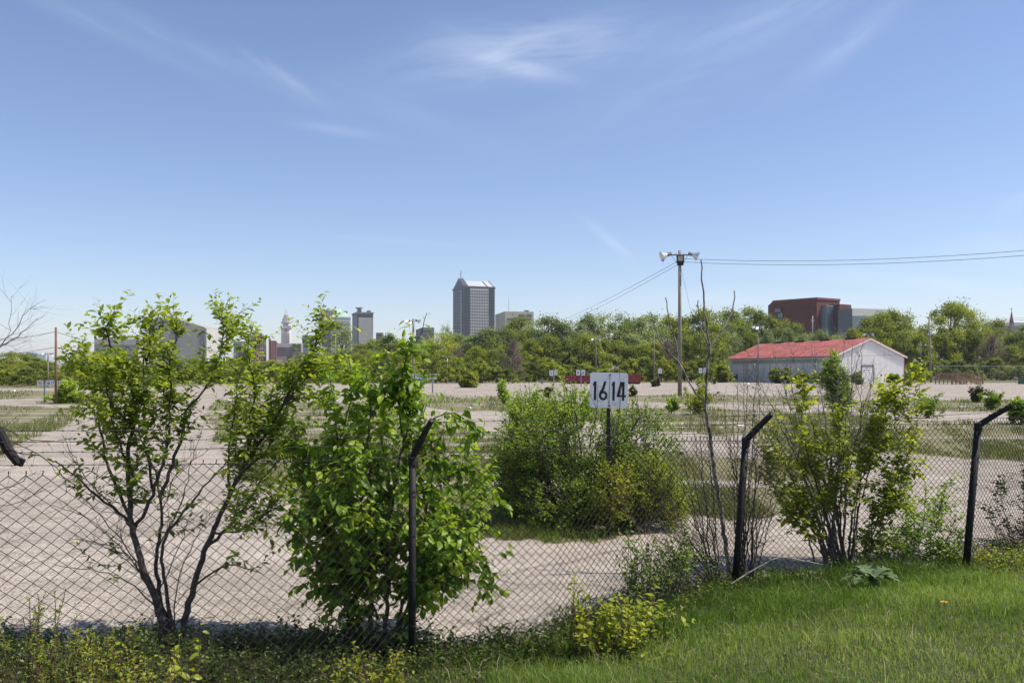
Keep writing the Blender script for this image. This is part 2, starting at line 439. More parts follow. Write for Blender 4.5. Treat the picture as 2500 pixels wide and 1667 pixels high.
def soften(att, s, w_):
    mn = N.new('ShaderNodeMath'); mn.operation = 'MULTIPLY_ADD'; L.new(noise_(s, 5, .7), mn.inputs[0]); mn.inputs[1].default_value = w_; 
    sub = N.new('ShaderNodeMath'); sub.operation = 'SUBTRACT'; L.new(att, sub.inputs[0]); sub.inputs[1].default_value = w_ / 2; L.new(sub.outputs[0], mn.inputs[2])
    return ramp_(mn.outputs[0], [(.38, (0, 0, 0)), (.62, (1, 1, 1))])
colr = mixc(soften(ga.outputs['Fac'], 1.4, 1.1), base, soil)
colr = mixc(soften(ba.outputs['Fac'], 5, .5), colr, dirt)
L.new(colr, b.inputs['Base Color'])
bp = N.new('ShaderNodeBump'); bp.inputs['Strength'].default_value = .4; bp.inputs['Distance'].default_value = .008
L.new(vor.outputs['Distance'], bp.inputs['Height']); L.new(bp.outputs[0], b.inputs['Normal'])
L.new(b.outputs[0], out.inputs[0])
go = gb.build('ground', m, smooth=True)
go['kind'] = 'structure'
for nm, arr in (('grass', gm), ('bank', bm_)):
    at = go.data.attributes.new(nm, 'FLOAT', 'POINT'); at.data.foreach_set('value', arr.ravel().astype(np.float32))
# ------------------------------------------------------------------ leaves and woody growth
LEAF_HI = (np.array([(0, 0, 0), (0, .3, .0), (0, .58, .01), (0, .82, -.03), (0, 1.05, -.12), (-.2, .25, .07), (-.27, .52, .08), (-.16, .8, .0), (.2, .25, .07), (.27, .52, .08), (.16, .8, .0)]),
           [np.array([(0, 1, 5), (3, 4, 7), (0, 8, 1), (3, 10, 4)]), np.array([(1, 2, 6, 5), (2, 3, 7, 6), (1, 8, 9, 2), (2, 9, 10, 3)])])
LEAF_LO = (np.array([(0, 0, 0), (-.27, .48, .07), (0, 1, -.06), (.27, .48, .07)]), [np.array([(0, 2, 1), (0, 3, 2)])])

def unit(v): return v / (np.linalg.norm(v, axis=-1, keepdims=True) + 1e-12)

class Leaves:
    def __init__(s): s.p = []; s.a = []; s.n = []; s.z = []; s.t = []
    def add(s, p, a, n, z, t): s.p.append(p); s.a.append(a); s.n.append(n); s.z.append(z); s.t.append(t)
    def count(s): return sum(len(q) for q in s.p)
    def into(s, buf, tpl, aspect=1.0):
        p = np.vstack(s.p); a = unit(np.vstack(s.a)); n = np.vstack(s.n); z = np.concatenate(s.z); t = np.concatenate(s.t)
        sd_ = unit(np.cross(a, n)); n = np.cross(sd_, a)
        TV, TF = tpl
        V = p[:, None] + z[:, None, None] * (TV[None, :, 0:1] * aspect * sd_[:, None] + TV[None, :, 1:2] * a[:, None] + TV[None, :, 2:3] * n[:, None])
        k = len(TV); off = (np.arange(len(p)) * k)[:, None, None]
        buf.add(V.reshape(-1, 3), [(f[None] + off).reshape(-1, f.shape[1]) for f in TF], np.repeat(t, k))

def wander(rng, p, d, ln, n=6, up=.15, jit=.12, droop=0.):
    st = ln / (n - 1); out = [p]; d = np.array(d, float)
    for i in range(n - 1):
        d = d + rng.normal(0, jit, 3); d[2] += up - droop * i / n
        d /= np.linalg.norm(d)
        out.append(out[-1] + d * st)
    return np.array(out)

def leaves_on(rng, lv, poly, sp, t0=.2, tb=.5):
    seg = np.linalg.norm(np.diff(poly, axis=0), axis=1); cum = np.concatenate([[0], np.cumsum(seg)]); ln = cum[-1]
    n = int(ln * (1 - t0) / sp['ls'] * rng.uniform(.8, 1.2))
    if n < 1: return
    u = np.linspace(t0, 1, n) * ln
    p = np.stack([np.interp(u, cum, poly[:, k]) for k in range(3)], 1)
    tg = np.gradient(poly, axis=0); tg = np.stack([np.interp(u, cum, tg[:, k]) for k in range(3)], 1); tg = unit(tg)
    sgn = np.where(np.arange(n) % 2, 1., -1.)[:, None]
    h = unit(np.cross(tg, np.array((0, 0, 1.)) + rng.normal(0, .35, (n, 3))))
    a = tg * rng.uniform(.3, .9, (n, 1)) + h * sgn * .9 + rng.normal(0, .25, (n, 3))
    a[:, 2] -= sp.get('droop', .25) * rng.uniform(.4, 1.6, n)
    nn = np.array((0, 0, 1.)) + rng.normal(0, sp.get('nj', .45), (n, 3))
    z = sp['lz'] * rng.uniform(.45, 1.25, n) * (1.05 - .35 * (u / ln) ** 3)
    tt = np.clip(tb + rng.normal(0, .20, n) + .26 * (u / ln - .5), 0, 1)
    lv.add(p, a, nn, z, tt)

def grow(rng, wood, lv, pts, r0, r1, sp, step=.07, rough=.007):
    pts = catmull(pts, step)
    if rough: pts = pts + np.vstack([np.zeros(3), rng.normal(0, rough, (len(pts) - 1, 3))])
    wood.tube(pts, np.linspace(r0, r1, len(pts)), 7)
    seg = np.linalg.norm(np.diff(pts, axis=0), axis=1); ln = seg.sum(); n = len(pts)
    for _ in range(int(ln * sp['bd'])):
        t = rng.uniform(sp['t0'], 1); i = min(n - 2, int(t * (n - 1)))
        tg = unit(pts[i + 1] - pts[i]); pr = unit(np.cross(tg, rng.normal(0, 1, 3)))
        an = rng.uniform(*sp.get('ang', (.5, 1.15)))
        bl = sp['bl'] * rng.uniform(.45, 1.2) * (1.15 - .6 * t)
        poly = wander(rng, pts[i], tg * math.cos(an) + pr * math.sin(an), bl, 6, sp.get('up', .12), .13, sp.get('bdroop', 0.))
        rr = min(r0 * .45, max(.0022, bl * sp.get('rk', .009)))
        wood.tube(poly, np.linspace(rr, rr * .35, 6), 4)
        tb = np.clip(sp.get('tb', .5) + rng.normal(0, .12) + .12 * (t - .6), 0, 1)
        if rng.random() < sp.get('leafy', 1.): leaves_on(rng, lv, poly, sp, .2, tb)
        for _k in range(int(bl * sp['td'] + rng.random())):
            j = rng.integers(1, 5); tg2 = unit(poly[j + 1] - poly[j]); pr2 = unit(np.cross(tg2, rng.normal(0, 1, 3)))
            tl = sp['tl'] * rng.uniform(.5, 1.3)
            pl = wander(rng, poly[j], tg2 * .7 + pr2 * .8, tl, 4, sp.get('up', .12) * .7, .15, sp.get('bdroop', 0.))
            wood.tube(pl, np.linspace(rr * .5, rr * .25, 4), 3)
            if rng.random() < sp.get('leafy', 1.): leaves_on(rng, lv, pl, sp, .1, tb)
    if sp.get('tip', True) and sp.get('leafy', 1.) > .2: leaves_on(rng, lv, pts, sp, max(.75, sp['t0']), sp.get('tb', .5) + .15)

def px_stem(pts, d0, d1):
    """stem traced at picture positions; its distance runs from d0 to d1"""
    n = len(pts)
    return np.array([P(x, y, d0 + (d1 - d0) * (i / max(1, n - 1))) for i, (x, y) in enumerate(pts)])

def shrub(name, label, cat, base, stems, leafm, barkm, seed, tpl=LEAF_HI, aspect=1.0, group=None, extra=None):
    """stems: (world polyline, r0, r1, spec)"""
    rng = np.random.default_rng(seed); wood = Buf(); lv = Leaves()
    for pts, r0, r1, sp in stems: grow(rng, wood, lv, pts, r0, r1, sp)
    if extra: extra(rng, wood, lv)
    t = thing(name, label, cat, base, group)
    wood.build('branches', barkm, t, smooth=True)
    if lv.p:
        if DEBUG: print('LEAVES', label[:40], lv.count(), len(wood.V))
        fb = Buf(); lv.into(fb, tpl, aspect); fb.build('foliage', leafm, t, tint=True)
    return t

def mass(rng, wood, lv, ells, base, n_spray, sp, shell=.55):
    """a rounded mass of sprays: ells = (centre, radii, weight)"""
    wts = np.array([e[2] for e in ells], float); wts /= wts.sum()
    for _ in range(n_spray):
        c, r, _w = ells[rng.choice(len(ells), p=wts)]
        v = unit(rng.normal(0, 1, 3)); u = rng.uniform(shell ** 3, 1) ** (1 / 3)
        p = np.array(c) + np.array(r) * v * u
        if p[2] < .05: p[2] = rng.uniform(.05, .3)
        d = unit(v * np.array((1, 1, .8)) + np.array((0, 0, .5)) + rng.normal(0, .3, 3))
        bl = sp['bl'] * rng.uniform(.5, 1.3)
        poly = wander(rng, p - d * bl * .6, d, bl, 5, .08, .14, sp.get('bdroop', 0))
        wood.tube(poly, np.linspace(.004, .0015, 5) * sp.get('wk', 1), 3)
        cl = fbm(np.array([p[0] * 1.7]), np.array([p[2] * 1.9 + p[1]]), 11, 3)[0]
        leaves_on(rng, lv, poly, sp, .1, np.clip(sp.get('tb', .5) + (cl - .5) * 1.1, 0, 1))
        for _k in range(int(sp['td'])):
            j = rng.integers(1, 4); pl = wander(rng, poly[j], unit(poly[j + 1] - poly[j]) + rng.normal(0, .7, 3), sp['tl'] * rng.uniform(.5, 1.3), 4, .05, .15)
            leaves_on(rng, lv, pl, sp, .1, np.clip(sp.get('tb', .5) + (cl - .5) * 1.1, 0, 1))
    for _ in range(max(6, n_spray // 25)):
        c, r, _w = ells[rng.choice(len(ells), p=wts)]
        e = np.array(c) + np.array(r) * unit(rng.normal(0, 1, 3)) * rng.uniform(.3, .95); e[2] = max(e[2], .3)
        b0 = np.array(base) + rng.normal(0, 1, 3) * np.array((r[0] * .12, r[1] * .12, 0))
        mid = (b0 + e) / 2 + rng.normal(0, .12, 3) * np.linalg.norm(e - b0) * .4
        wood.tube(catmull([b0, mid, e], .15), .008 * sp.get('wk', 1), 4)

# leaf colours
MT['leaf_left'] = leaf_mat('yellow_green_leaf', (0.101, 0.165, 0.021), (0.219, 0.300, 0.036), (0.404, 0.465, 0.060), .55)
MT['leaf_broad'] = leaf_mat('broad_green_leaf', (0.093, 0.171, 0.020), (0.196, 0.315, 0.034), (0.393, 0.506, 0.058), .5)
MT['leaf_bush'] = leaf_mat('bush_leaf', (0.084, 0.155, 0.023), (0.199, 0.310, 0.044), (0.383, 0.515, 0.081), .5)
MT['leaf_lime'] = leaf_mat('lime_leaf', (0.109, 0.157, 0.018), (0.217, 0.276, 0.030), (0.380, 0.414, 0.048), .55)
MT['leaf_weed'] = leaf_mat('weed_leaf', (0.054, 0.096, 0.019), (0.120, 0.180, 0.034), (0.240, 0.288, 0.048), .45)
MT['leaf_shade'] = leaf_mat('dull_leaf', (.03, .05, .014), (.06, .09, .022), (.11, .14, .035), .35)
MT['leaf_grey'] = leaf_mat('grey_bud_leaf', (.06, .06, .035), (.10, .095, .05), (.15, .15, .07), .3)
MT['grass'] = leaf_mat('grass_blade', (0.061, 0.122, 0.016), (0.142, 0.230, 0.035), (0.351, 0.417, 0.130), .45, .5, .3, (1.3, 1.35, .6))
MT['lot_grass'] = leaf_mat('lot_grass_blade', (0.096, 0.127, 0.033), (0.180, 0.209, 0.063), (0.361, 0.354, 0.189), .4, .6, .2, (1.2, 1.2, .7))
MT['tree_a'] = leaf_mat('mid_green_crown', (0.096, 0.131, 0.034), (0.202, 0.245, 0.060), (0.339, 0.371, 0.097), .42, .6, .2)
MT['tree_b'] = leaf_mat('yellow_green_crown', (0.126, 0.159, 0.027), (0.251, 0.299, 0.050), (0.405, 0.434, 0.084), .42, .6, .2)
MT['tree_c'] = leaf_mat('deep_green_crown', (0.079, 0.115, 0.032), (0.162, 0.208, 0.053), (0.285, 0.333, 0.085), .4, .6, .2)
MT['tree_d'] = leaf_mat('pale_green_crown', (0.132, 0.176, 0.088), (0.230, 0.290, 0.150), (0.354, 0.412, 0.226), .42, .6, .2)
MT['tree_e'] = leaf_mat('brown_bud_crown', (0.127, 0.098, 0.078), (0.206, 0.158, 0.121), (0.285, 0.232, 0.166), .35, .7, .2)

# ------------------------------------------------------------------ far trees: a trunk with limbs and leaf clumps through the crown
def far_tree(seed, h=16., w=11., base=.12, k=46, per=130, leaf=.42, top=.5, airy=1.0, bare=False):
    rng = np.random.default_rng(seed); wood = Buf(); lv = Leaves()
    fork = h * rng.uniform(.14, .24)
    tr = wander(rng, np.zeros(3), (0, 0, 1), h * .86, 12, .25, .06)
    wood.tube(tr, np.linspace(.30, .04, 12) * (h / 16), 6)
    cen = []
    for i in range(k):
        zz = rng.beta(1.5, 1.15) * (1 - base) + base
        prof = math.sin(math.pi * min(1, max(.0, (zz - base) / (1 - base))) ** top * .98 + .03) ** .62
        a = rng.uniform(0, 2 * math.pi); r = w / 2 * prof * math.sqrt(rng.uniform(.12, 1))
        cen.append((r * math.cos(a), r * math.sin(a), zz * h * .95))
    cen = np.array(cen)
    for c in cen[:: (1 if bare else 2)]:
        z0 = max(fork, c[2] * rng.uniform(.45, .75)); i = min(11, int(z0 / (h * .86) * 11)); s0 = tr[i]
        mid = (s0 + c) / 2 + np.array((0, 0, -.06 * h)) * rng.uniform(.2, 1) + rng.normal(0, .3, 3)
        wood.tube(catmull([s0, mid, c], 1.2), np.linspace(.13, .03, len(catmull([s0, mid, c], 1.2))) * (h / 16), 4)
        if bare:
            for _ in range(16):
                pl = wander(rng, mid + (c - mid) * rng.uniform(0, 1), unit(rng.normal(0, 1, 3) + np.array((0, 0, .5)) + unit(c - mid)), rng.uniform(1, 2.6), 4, .15, .25)
                wood.tube(pl, np.linspace(.035, .015, 4), 3)
    for c in cen:
        rc = h * rng.uniform(.055, .105); n = int(per * rng.uniform(.6, 1.3))
        v = unit(rng.normal(0, 1, (n, 3))) * (rng.uniform(.1, 1, (n, 1)) ** .5)
        p = c + v * np.array((rc * 1.25, rc * 1.25, rc * .8)) * (1 + .25 * rng.normal(0, 1, (n, 1)))
        # ragged upright shoots at the top of the clump
        p[:, 2] += np.where(rng.random(n) < .12, rng.uniform(0, rc * 1.1, n), 0)
        p[:, 2] = np.maximum(p[:, 2], .3)
        a = unit(rng.normal(0, 1, (n, 3)) + v * .4); nn = unit(rng.normal(0, .6, (n, 3)) + np.array((0, 0, .8)) + v * .6)
        tb = rng.uniform(.2, .8)
        lv.add(p, a, nn, leaf * rng.uniform(.6, 1.3, n), np.clip(tb + rng.normal(0, .15, n), 0, 1))
    fb = Buf(); lv.into(fb, LEAF_LO, 1.5)
    return wood, fb

TREE_LIB = {}
def lib_tree(key, **kw):
    wood, fb = far_tree(**kw)
    a = wood.build('trunk', MT['bark_grey'] if kw.get('bare') else MT['bark_dark'], None, smooth=True)
    c = fb.build('crown', MT['tree_a'], None, tint=True)
    TREE_LIB[key] = (a.data, c.data)
    bpy.data.objects.remove(a); bpy.data.objects.remove(c)
for i in range(4): lib_tree(('tall', i), seed=40 + i, h=16, w=12 + i % 2 * 2.5, k=64, per=150)
for i in range(3): lib_tree(('airy', i), seed=60 + i, h=16, w=10.5 + i, k=52, per=120, leaf=.36, base=.1, top=.7)
for i in range(3): lib_tree(('round', i), seed=80 + i, h=10, w=11, k=56, per=150, leaf=.34, base=.02, top=.55)
for i in range(3): lib_tree(('low', i), seed=90 + i, h=5, w=7.5, k=44, per=140, leaf=.25, base=.0, top=.4)
for i in range(2): lib_tree(('bare', i), seed=70 + i, h=12, w=10, k=50, per=40, leaf=.22, base=.08, bare=True)
lib_tree(('wide', 0), seed=99, h=20, w=22, k=120, per=190, leaf=.42, base=.16, top=.75)
LIB_H = {'tall': 16, 'airy': 16, 'round': 10, 'low': 5, 'bare': 12, 'wide': 20}
LIB_W = {'tall': 11, 'airy': 9, 'round': 10, 'low': 7, 'bare': 10, 'wide': 21}
def place_tree(kind, i, mk, x, topy, d, wpx, label, cat='tree', group=None, name='tree', rng=random.Random(5)):
    a, c = TREE_LIB[(kind, i)]
    X_ = (x - 1250) / FOC * d; hgt = EYE + (HOR - topy) / FOC * d; sz = hgt / (LIB_H[kind] * 1.0)
    sx = wpx / FOC * d / LIB_W[kind]
    t = thing(name, label, cat, (X_, d, 0), group)
    t.scale = (sx, sx, sz); t.rotation_euler = (0, 0, rng.uniform(0, 6.28))
    for nm, me in (('trunk', a), ('crown', c)):
        o = bpy.data.objects.new(nm, me); COL.objects.link(o); o.parent = t
        if nm == 'crown':
            o.material_slots[0].link = 'OBJECT'; o.material_slots[0].material = MT[mk]
    return t
# ------------------------------------------------------------------ chain link fence
ff = thing('chain_link_fence', 'rusty black chain link fence with barbed wire across the whole foreground', 'fence', (-.88, 7.6, 0))
# smooth run along the fence line, with a height for every point of it
FP = FL[1:10]; TOPZ = np.array([1.96, 1.94, 1.89, 1.87, 1.84, 1.76, 1.93, 1.93, 1.95])
seg = np.hypot(*np.diff(FP, axis=0).T); CUM = np.concatenate([[0], np.cumsum(seg)])
S_END = CUM[7] + 2.5
def fxy(s): return np.stack([np.interp(s, CUM, FP[:, 0]), np.interp(s, CUM, FP[:, 1])], -1)
def ftop(s): return np.interp(s, CUM, TOPZ)
rng = np.random.default_rng(3)
wq = .0365
fb = Buf()
wqs = []; s_ = .6
while s_ < S_END:
    w_ = float(np.interp(s_, [CUM[1], CUM[2] - .6, CUM[2] + .3, CUM[3], CUM[4], CUM[5] - .5, CUM[5] + .5, CUM[7]], [.050, .047, .042, .044, .049, .043, .039, .039])); wqs.append((s_, w_)); s_ += w_
nw = len(wqs)
nz_ = 46
for k in range(nw):
    s0, wq = wqs[k]
    par = (np.arange(nz_ + 1) + k) % 2
    s = s0 + par * wq
    top = float(ftop(s0)); z = .05 + (top - .05) * np.arange(nz_ + 1) / nz_
    # dents, a stretched patch and a slight lean
    s = s + (fbm(np.full(nz_ + 1, s0) * 2.2, z * 2.2, 21, 2) - .5) * .022
    z = z + (fbm(np.full(nz_ + 1, s0) * 1.9, z * 1.5, 31, 2) - .5) * .035
    dd = np.hypot(s - (CUM[4] + .15), z - .55); bl = np.exp(-(dd / .16) ** 2)
    s = s + bl * .03 * np.sin(z * 40); z = z - bl * .03
    xy = fxy(s); e = fxy(s + .05) - fxy(s - .05); e /= np.linalg.norm(e, axis=1)[:, None]
    off = (fbm(np.full(nz_ + 1, s0) * .9, z * .9, 41, 2) - .5) * .10 + (par - .5) * .004
    p = np.stack([xy[:, 0] + e[:, 1] * off, xy[:, 1] - e[:, 0] * off, z], 1)
    # twisted barb above the last crossing
    tip = p[-1] + np.array((e[-1, 0] * .006, e[-1, 1] * .006, .028)) + rng.normal(0, .003, 3)
    fb.tube(np.vstack([p, tip]), .0037, 3)
fb.build('mesh_fabric', MT['fence_wire'], ff)
# straight tension wire near the top of the middle run
tw = Buf()
for a, b_ in ((CUM[2], CUM[5]), (CUM[1] - .5, CUM[2])):
    s = np.linspace(a, b_, 30); xy = fxy(s)
    if a == CUM[2]: tw.tube(np.column_stack([xy[:, 0] + .01, xy[:, 1] - .02, ftop(s) - .015]), .003, 4)
tw.build('tension_wire', MT['fence_wire'], ff)
posts = [  # base xy, base lean end (top of the post), tip of the arm
    ((-.885, 7.56), P(1007, 1112, 7.56), P(1054, 1026, 7.28)),
    ((P(1790, 1430, 10.35)[0], 10.35), P(1821, 1072, 10.42), P(1884, 1011, 10.2)),
    ((P(2352, 1402, 10.92)[0], 10.92), P(2388, 1036, 10.95), P(2470, 990, 10.75)),
]
for (bx, by), tp, tip in posts:
    pr_ = .033 if by < 9 else .044
    pb = Buf(); bs = np.array((bx, by, -.3)); tp = np.array(tp)
    pb.tube(np.array([bs, bs + (tp - bs) * .5, tp]), pr_, 12, cap=True)
    po = pb.build('post', MT['fence_black'], ff, smooth=True)
    ab = Buf(); m1_ = tp + (tip - tp) * .12 + np.array((0, 0, .03))
    ab.tube(np.array([tp + np.array((0, 0, -.09)), tp + np.array((0, 0, .02))]), pr_ * 1.14, 10, cap=True); ab.tube(np.array([tp + np.array((0, 0, -.015)), tp + (tip - tp) * .5, tip]), [pr_ * .95, pr_ * .85, pr_ * .72], 4, cap=True)
    for f in (.36, .66, .94):
        q = tp + (tip - tp) * f; ab.box(q + np.array((0, 0, pr_ * .8)), (.02, .02, .02))
    ab.build('barbed_wire_arm', MT['fence_black'], po, smooth=False)
    for tz in (.35, .75, 1.15, 1.5):
        f_ = (tz + .3) / (tp[2] + .3); q = bs + (tp - bs) * f_; a = np.linspace(0, 2 * math.pi, 11)
        tb_ = Buf(); tb_.tube(np.column_stack([q[0] + (pr_ + .004) * np.cos(a), q[1] + (pr_ + .004) * np.sin(a), q[2] + .008 * np.sin(a * 2)]), .0028, 4); tb_.build('wire_tie', MT['barb'], po)
    cb = Buf(); a = np.linspace(0, 2 * math.pi, 13)
    cb.tube(np.column_stack([tp[0] + .02 * np.cos(a), np.full(13, tp[1] - .04), tp[2] + .005 + .02 * np.sin(a)]), .005, 5)
    cb.build('ring', MT['galv_dark'], po)
# the arm left of the picture hangs on the wires, its post is gone
ab = Buf(); a0 = P(46, 1132, 5.55); a1 = P(-6, 1046, 5.5)
ab.tube(np.array([a0, a0 + (a1 - a0) * .45 + np.array((-.012, 0, -.006)), a1]), [.026, .032, .030], 10, cap=True)
ab.box(a0 + np.array((.012, 0, .012)), (.035, .03, .05), ry=.4); ab.box(a0 + np.array((-.03, -.002, .018)), (.02, .02, .03), ry=-.3)
ao = ab.build('broken_arm', MT['fence_black'], ff); tag(ao, 'broken fence arm hanging from the barbed wires')
def strand(pts, name='barbed_wire', sag=.012, seed=0):
    rg = np.random.default_rng(seed); bw = Buf(); pts = np.asarray(pts)
    run = []
    for a, b_ in zip(pts[:-1], pts[1:]):
        t = np.linspace(0, 1, max(4, int(np.linalg.norm(b_ - a) / .06)), endpoint=False)
        q = a + (b_ - a) * t[:, None]; q[:, 2] -= np.sin(t * math.pi) * sag * np.linalg.norm(b_ - a) / 3
        run.append(q)
    run = np.vstack(run + [pts[-1:]])
    ph = np.arange(len(run)) * 2.4
    for o in (0, math.pi):
        bw.tube(run + .0016 * np.column_stack([np.zeros(len(run)), np.cos(ph + o), np.sin(ph + o)]), .0022, 3)
    for i in range(1, len(run) - 1, 2):
        e = unit(run[i + 1] - run[i])
        for s_ in (-1, 1):
            v = unit(np.cross(e, rg.normal(0, 1, 3)))
            bw.tube(np.array([run[i] - v * .012 + e * .003 * s_, run[i] + v * .012 + e * .004 * s_]), .0016, 3)
    bw.build(name, MT['barb'], ff)
W = [  # barbed wires: picture rows at a few places, tracing each wire from left to right
    [(-1000, 1046, 4.2), (0, 1051, 5.4), (600, 1045, 6.5), (1052, 1030, 7.3), (1250, 1026, 7.7), (1500, 1020, 8.9), (1884, 1012, 10.2), (2180, 1001, 10.5), (2470, 990, 10.75), (3000, 975, 12.8)],
    [(-1000, 1086, 4.2), (0, 1079, 5.45), (600, 1070, 6.55), (1036, 1058, 7.4), (1250, 1053, 7.8), (1500, 1043, 9.0), (1862, 1032, 10.28), (2180, 1019, 10.6), (2442, 1005, 10.82), (3000, 994, 12.8)],
    [(-1000, 1120, 4.2), (0, 1105, 5.5), (600, 1092, 6.6), (1020, 1084, 7.48), (1250, 1072, 7.9), (1500, 1062, 9.1), (1840, 1053, 10.35), (2180, 1036, 10.7), (2415, 1020, 10.9), (3000, 1010, 12.8)],
    [(-1000, 1170, 4.2), (0, 1136, 5.55), (300, 1133, 5.9), (600, 1131, 6.65), (1007, 1112, 7.52)],
]
for i, wv in enumerate(W): strand([P(*q) for q in wv], seed=i)

# ------------------------------------------------------------------ 1614 sign in the bush
sg = thing('number_sign', 'white square sign reading 1614 on a dark rusty post in the bush', 'sign', (P(1487, 1306, 13.5)[0], 13.5, 0))
D = 13.5; c0 = P(1486.5, 952.5, D); k_ = D / FOC; wS, hS = 93 * k_, 86 * k_
def rrect(w, h, r, n=5):
    pts = []
    for cx, cy, a0 in ((w / 2 - r, h / 2 - r, 0), (-w / 2 + r, h / 2 - r, 90), (-w / 2 + r, -h / 2 + r, 180), (w / 2 - r, -h / 2 + r, 270)):
        for i in range(n + 1):
            a = RAD(a0 + 90 * i / n); pts.append((cx + r * math.cos(a), cy + r * math.sin(a)))
    return np.array(pts)
tilt = RAD(1.4)
def on_sign(q, dy): # q in sign coordinates (x right, z up)
    q = np.asarray(q, float); c, s_ = math.cos(-tilt), math.sin(-tilt)
    return np.column_stack([c0[0] + q[:, 0] * c - q[:, 1] * s_, np.full(len(q), D + dy), c0[2] + q[:, 0] * s_ + q[:, 1] * c])
bo = Buf(); bo.slab(on_sign(rrect(wS, hS, .045), 0), .004, (0, 1, 0)); bo.build('panel', MT['sign_white'], sg)
def ribbon(buf, pts, w, closed=False, dy=-.004, tf=on_sign):
    pts = np.asarray(pts, float); n = len(pts)
    if closed: t = np.roll(pts, -1, 0) - np.roll(pts, 1, 0)
    else: t = np.gradient(pts, axis=0)
    t = t / np.linalg.norm(t, axis=1)[:, None]; nn = np.column_stack([-t[:, 1], t[:, 0]])
    A = tf(pts + nn * w / 2, dy); B_ = tf(pts - nn * w / 2, dy)
    m_n = n if closed else n - 1
    buf.add(np.vstack([A, B_]), [(i, (i + 1) % n, n + (i + 1) % n, n + i) for i in range(m_n)])
Hn = 46 * k_; lw = .037
def digit(ch, cx, w):
    b = Buf(); y0, y1 = -Hn / 2 - .012, Hn / 2 - .012
    if ch == '1':
        ribbon(b, [(cx + w * .2, y0), (cx + w * .2, y1)], lw, dy=-.0040)
        b.add(on_sign([(cx + w * .2 - lw / 2 + .002, y1), (cx + w * .2 - lw / 2 + .002, y1 - .055), (cx - w * .42, y1 - .075), (cx - w * .42, y1 - .045)], -.0044), [(0, 1, 2, 3)])
    if ch == '6':
        r = w / 2 - lw / 2; zc = y0 + r * 1.12 + lw / 2; a = np.linspace(0, 2 * math.pi, 29)[:-1]
        ribbon(b, np.column_stack([cx + r * np.cos(a), zc + r * 1.12 * np.sin(a)]), lw, closed=True, dy=-.0040)
        q = catmull([(cx - r, zc + .005, 0), (cx - r * .75, zc + r * 1.05, 0), (cx - r * .1, zc + r * 2.1, 0), (cx + r * .55, y1, 0)], .01)[:, :2]
        ribbon(b, q, lw, dy=-.0045)
    if ch == '4':
        xr = cx + w * .2; zb = y0 + Hn * .25
        ribbon(b, [(xr, y0), (xr, y1)], lw, dy=-.0040)
        ribbon(b, [(cx - w * .5, zb), (cx + w * .5, zb)], lw * .9, dy=-.0045)
        b.add(on_sign([(xr - .004, y1), (xr - lw - .012, y1), (cx - w * .5, zb + lw * .45), (cx - w * .5 + lw * 1.1, zb + lw * .45)], -.0050), [(0, 1, 2, 3)])
    b.build('numeral', MT['black_paint'], sg)
for ch, x0, x1 in (('1', 549, 580), ('6', 606, 685), ('1', 719, 748), ('4', 770, 852)):
    digit(ch, ((x0 + x1) / 2 / 3.734 + 1300 - 1486.5) * k_, (x1 - x0) / 3.734 * k_)
st = Buf(); st.slab(on_sign([(.004, -hS / 2 + .02), (.010, -hS / 2 + .02), (.014, hS / 2 - .02), (.008, hS / 2 - .02)], -.007), .002, (0, 1, 0)); st.build('seam_strip', MT['rust'], sg)
for q in ((.012, hS / 2 - .035), (.003, -hS / 2 + .035)):
    bb = Buf(); ctr = on_sign([q], 0)[0]; bb.tube(np.array([ctr + (0, -.016, 0), ctr + (0, .0, 0)]), .013, 8, cap=True); bb.build('bolt', MT['rust'], sg)
pb = Buf(); xb = P(1484, 1306, D)[0]
pb.box((xb + .012, D + .032, .95), (.05, .04, 2.1)); pb.box((xb + .012, D + .022, 1.15), (.06, .012, 2.5)); pb.build('post', MT['black_paint'], sg)

# ------------------------------------------------------------------ numbered row signs
DIG = {'0': [[(0, .25), (.02, .8), (.25, 1), (.48, .8), (.5, .25), (.25, 0), (.02, .2)]], '1': [[(.1, .78), (.3, 1), (.3, 0)]],
       '2': [[(0, .75), (.1, .95), (.35, 1), (.5, .8), (.42, .55), (0, 0), (.52, 0)]], '3': [[(0, .92), (.3, 1), (.48, .78), (.2, .54), (.5, .3), (.3, 0), (0, .08)]],
       '4': [[(.4, 0), (.4, 1), (0, .3), (.55, .3)]], '5': [[(.48, 1), (.06, 1), (.03, .58), (.35, .6), (.5, .3), (.3, 0), (0, .08)]],
       '6': [[(.45, 1), (.08, .55), (.0, .2), (.25, 0), (.48, .2), (.4, .48), (.08, .4)]], '7': [[(0, 1), (.52, 1), (.18, 0)]],
       '8': [[(.25, .54), (.04, .75), (.25, 1), (.46, .75), (.25, .54), (0, .26), (.25, 0), (.5, .26), (.25, .54)]]}
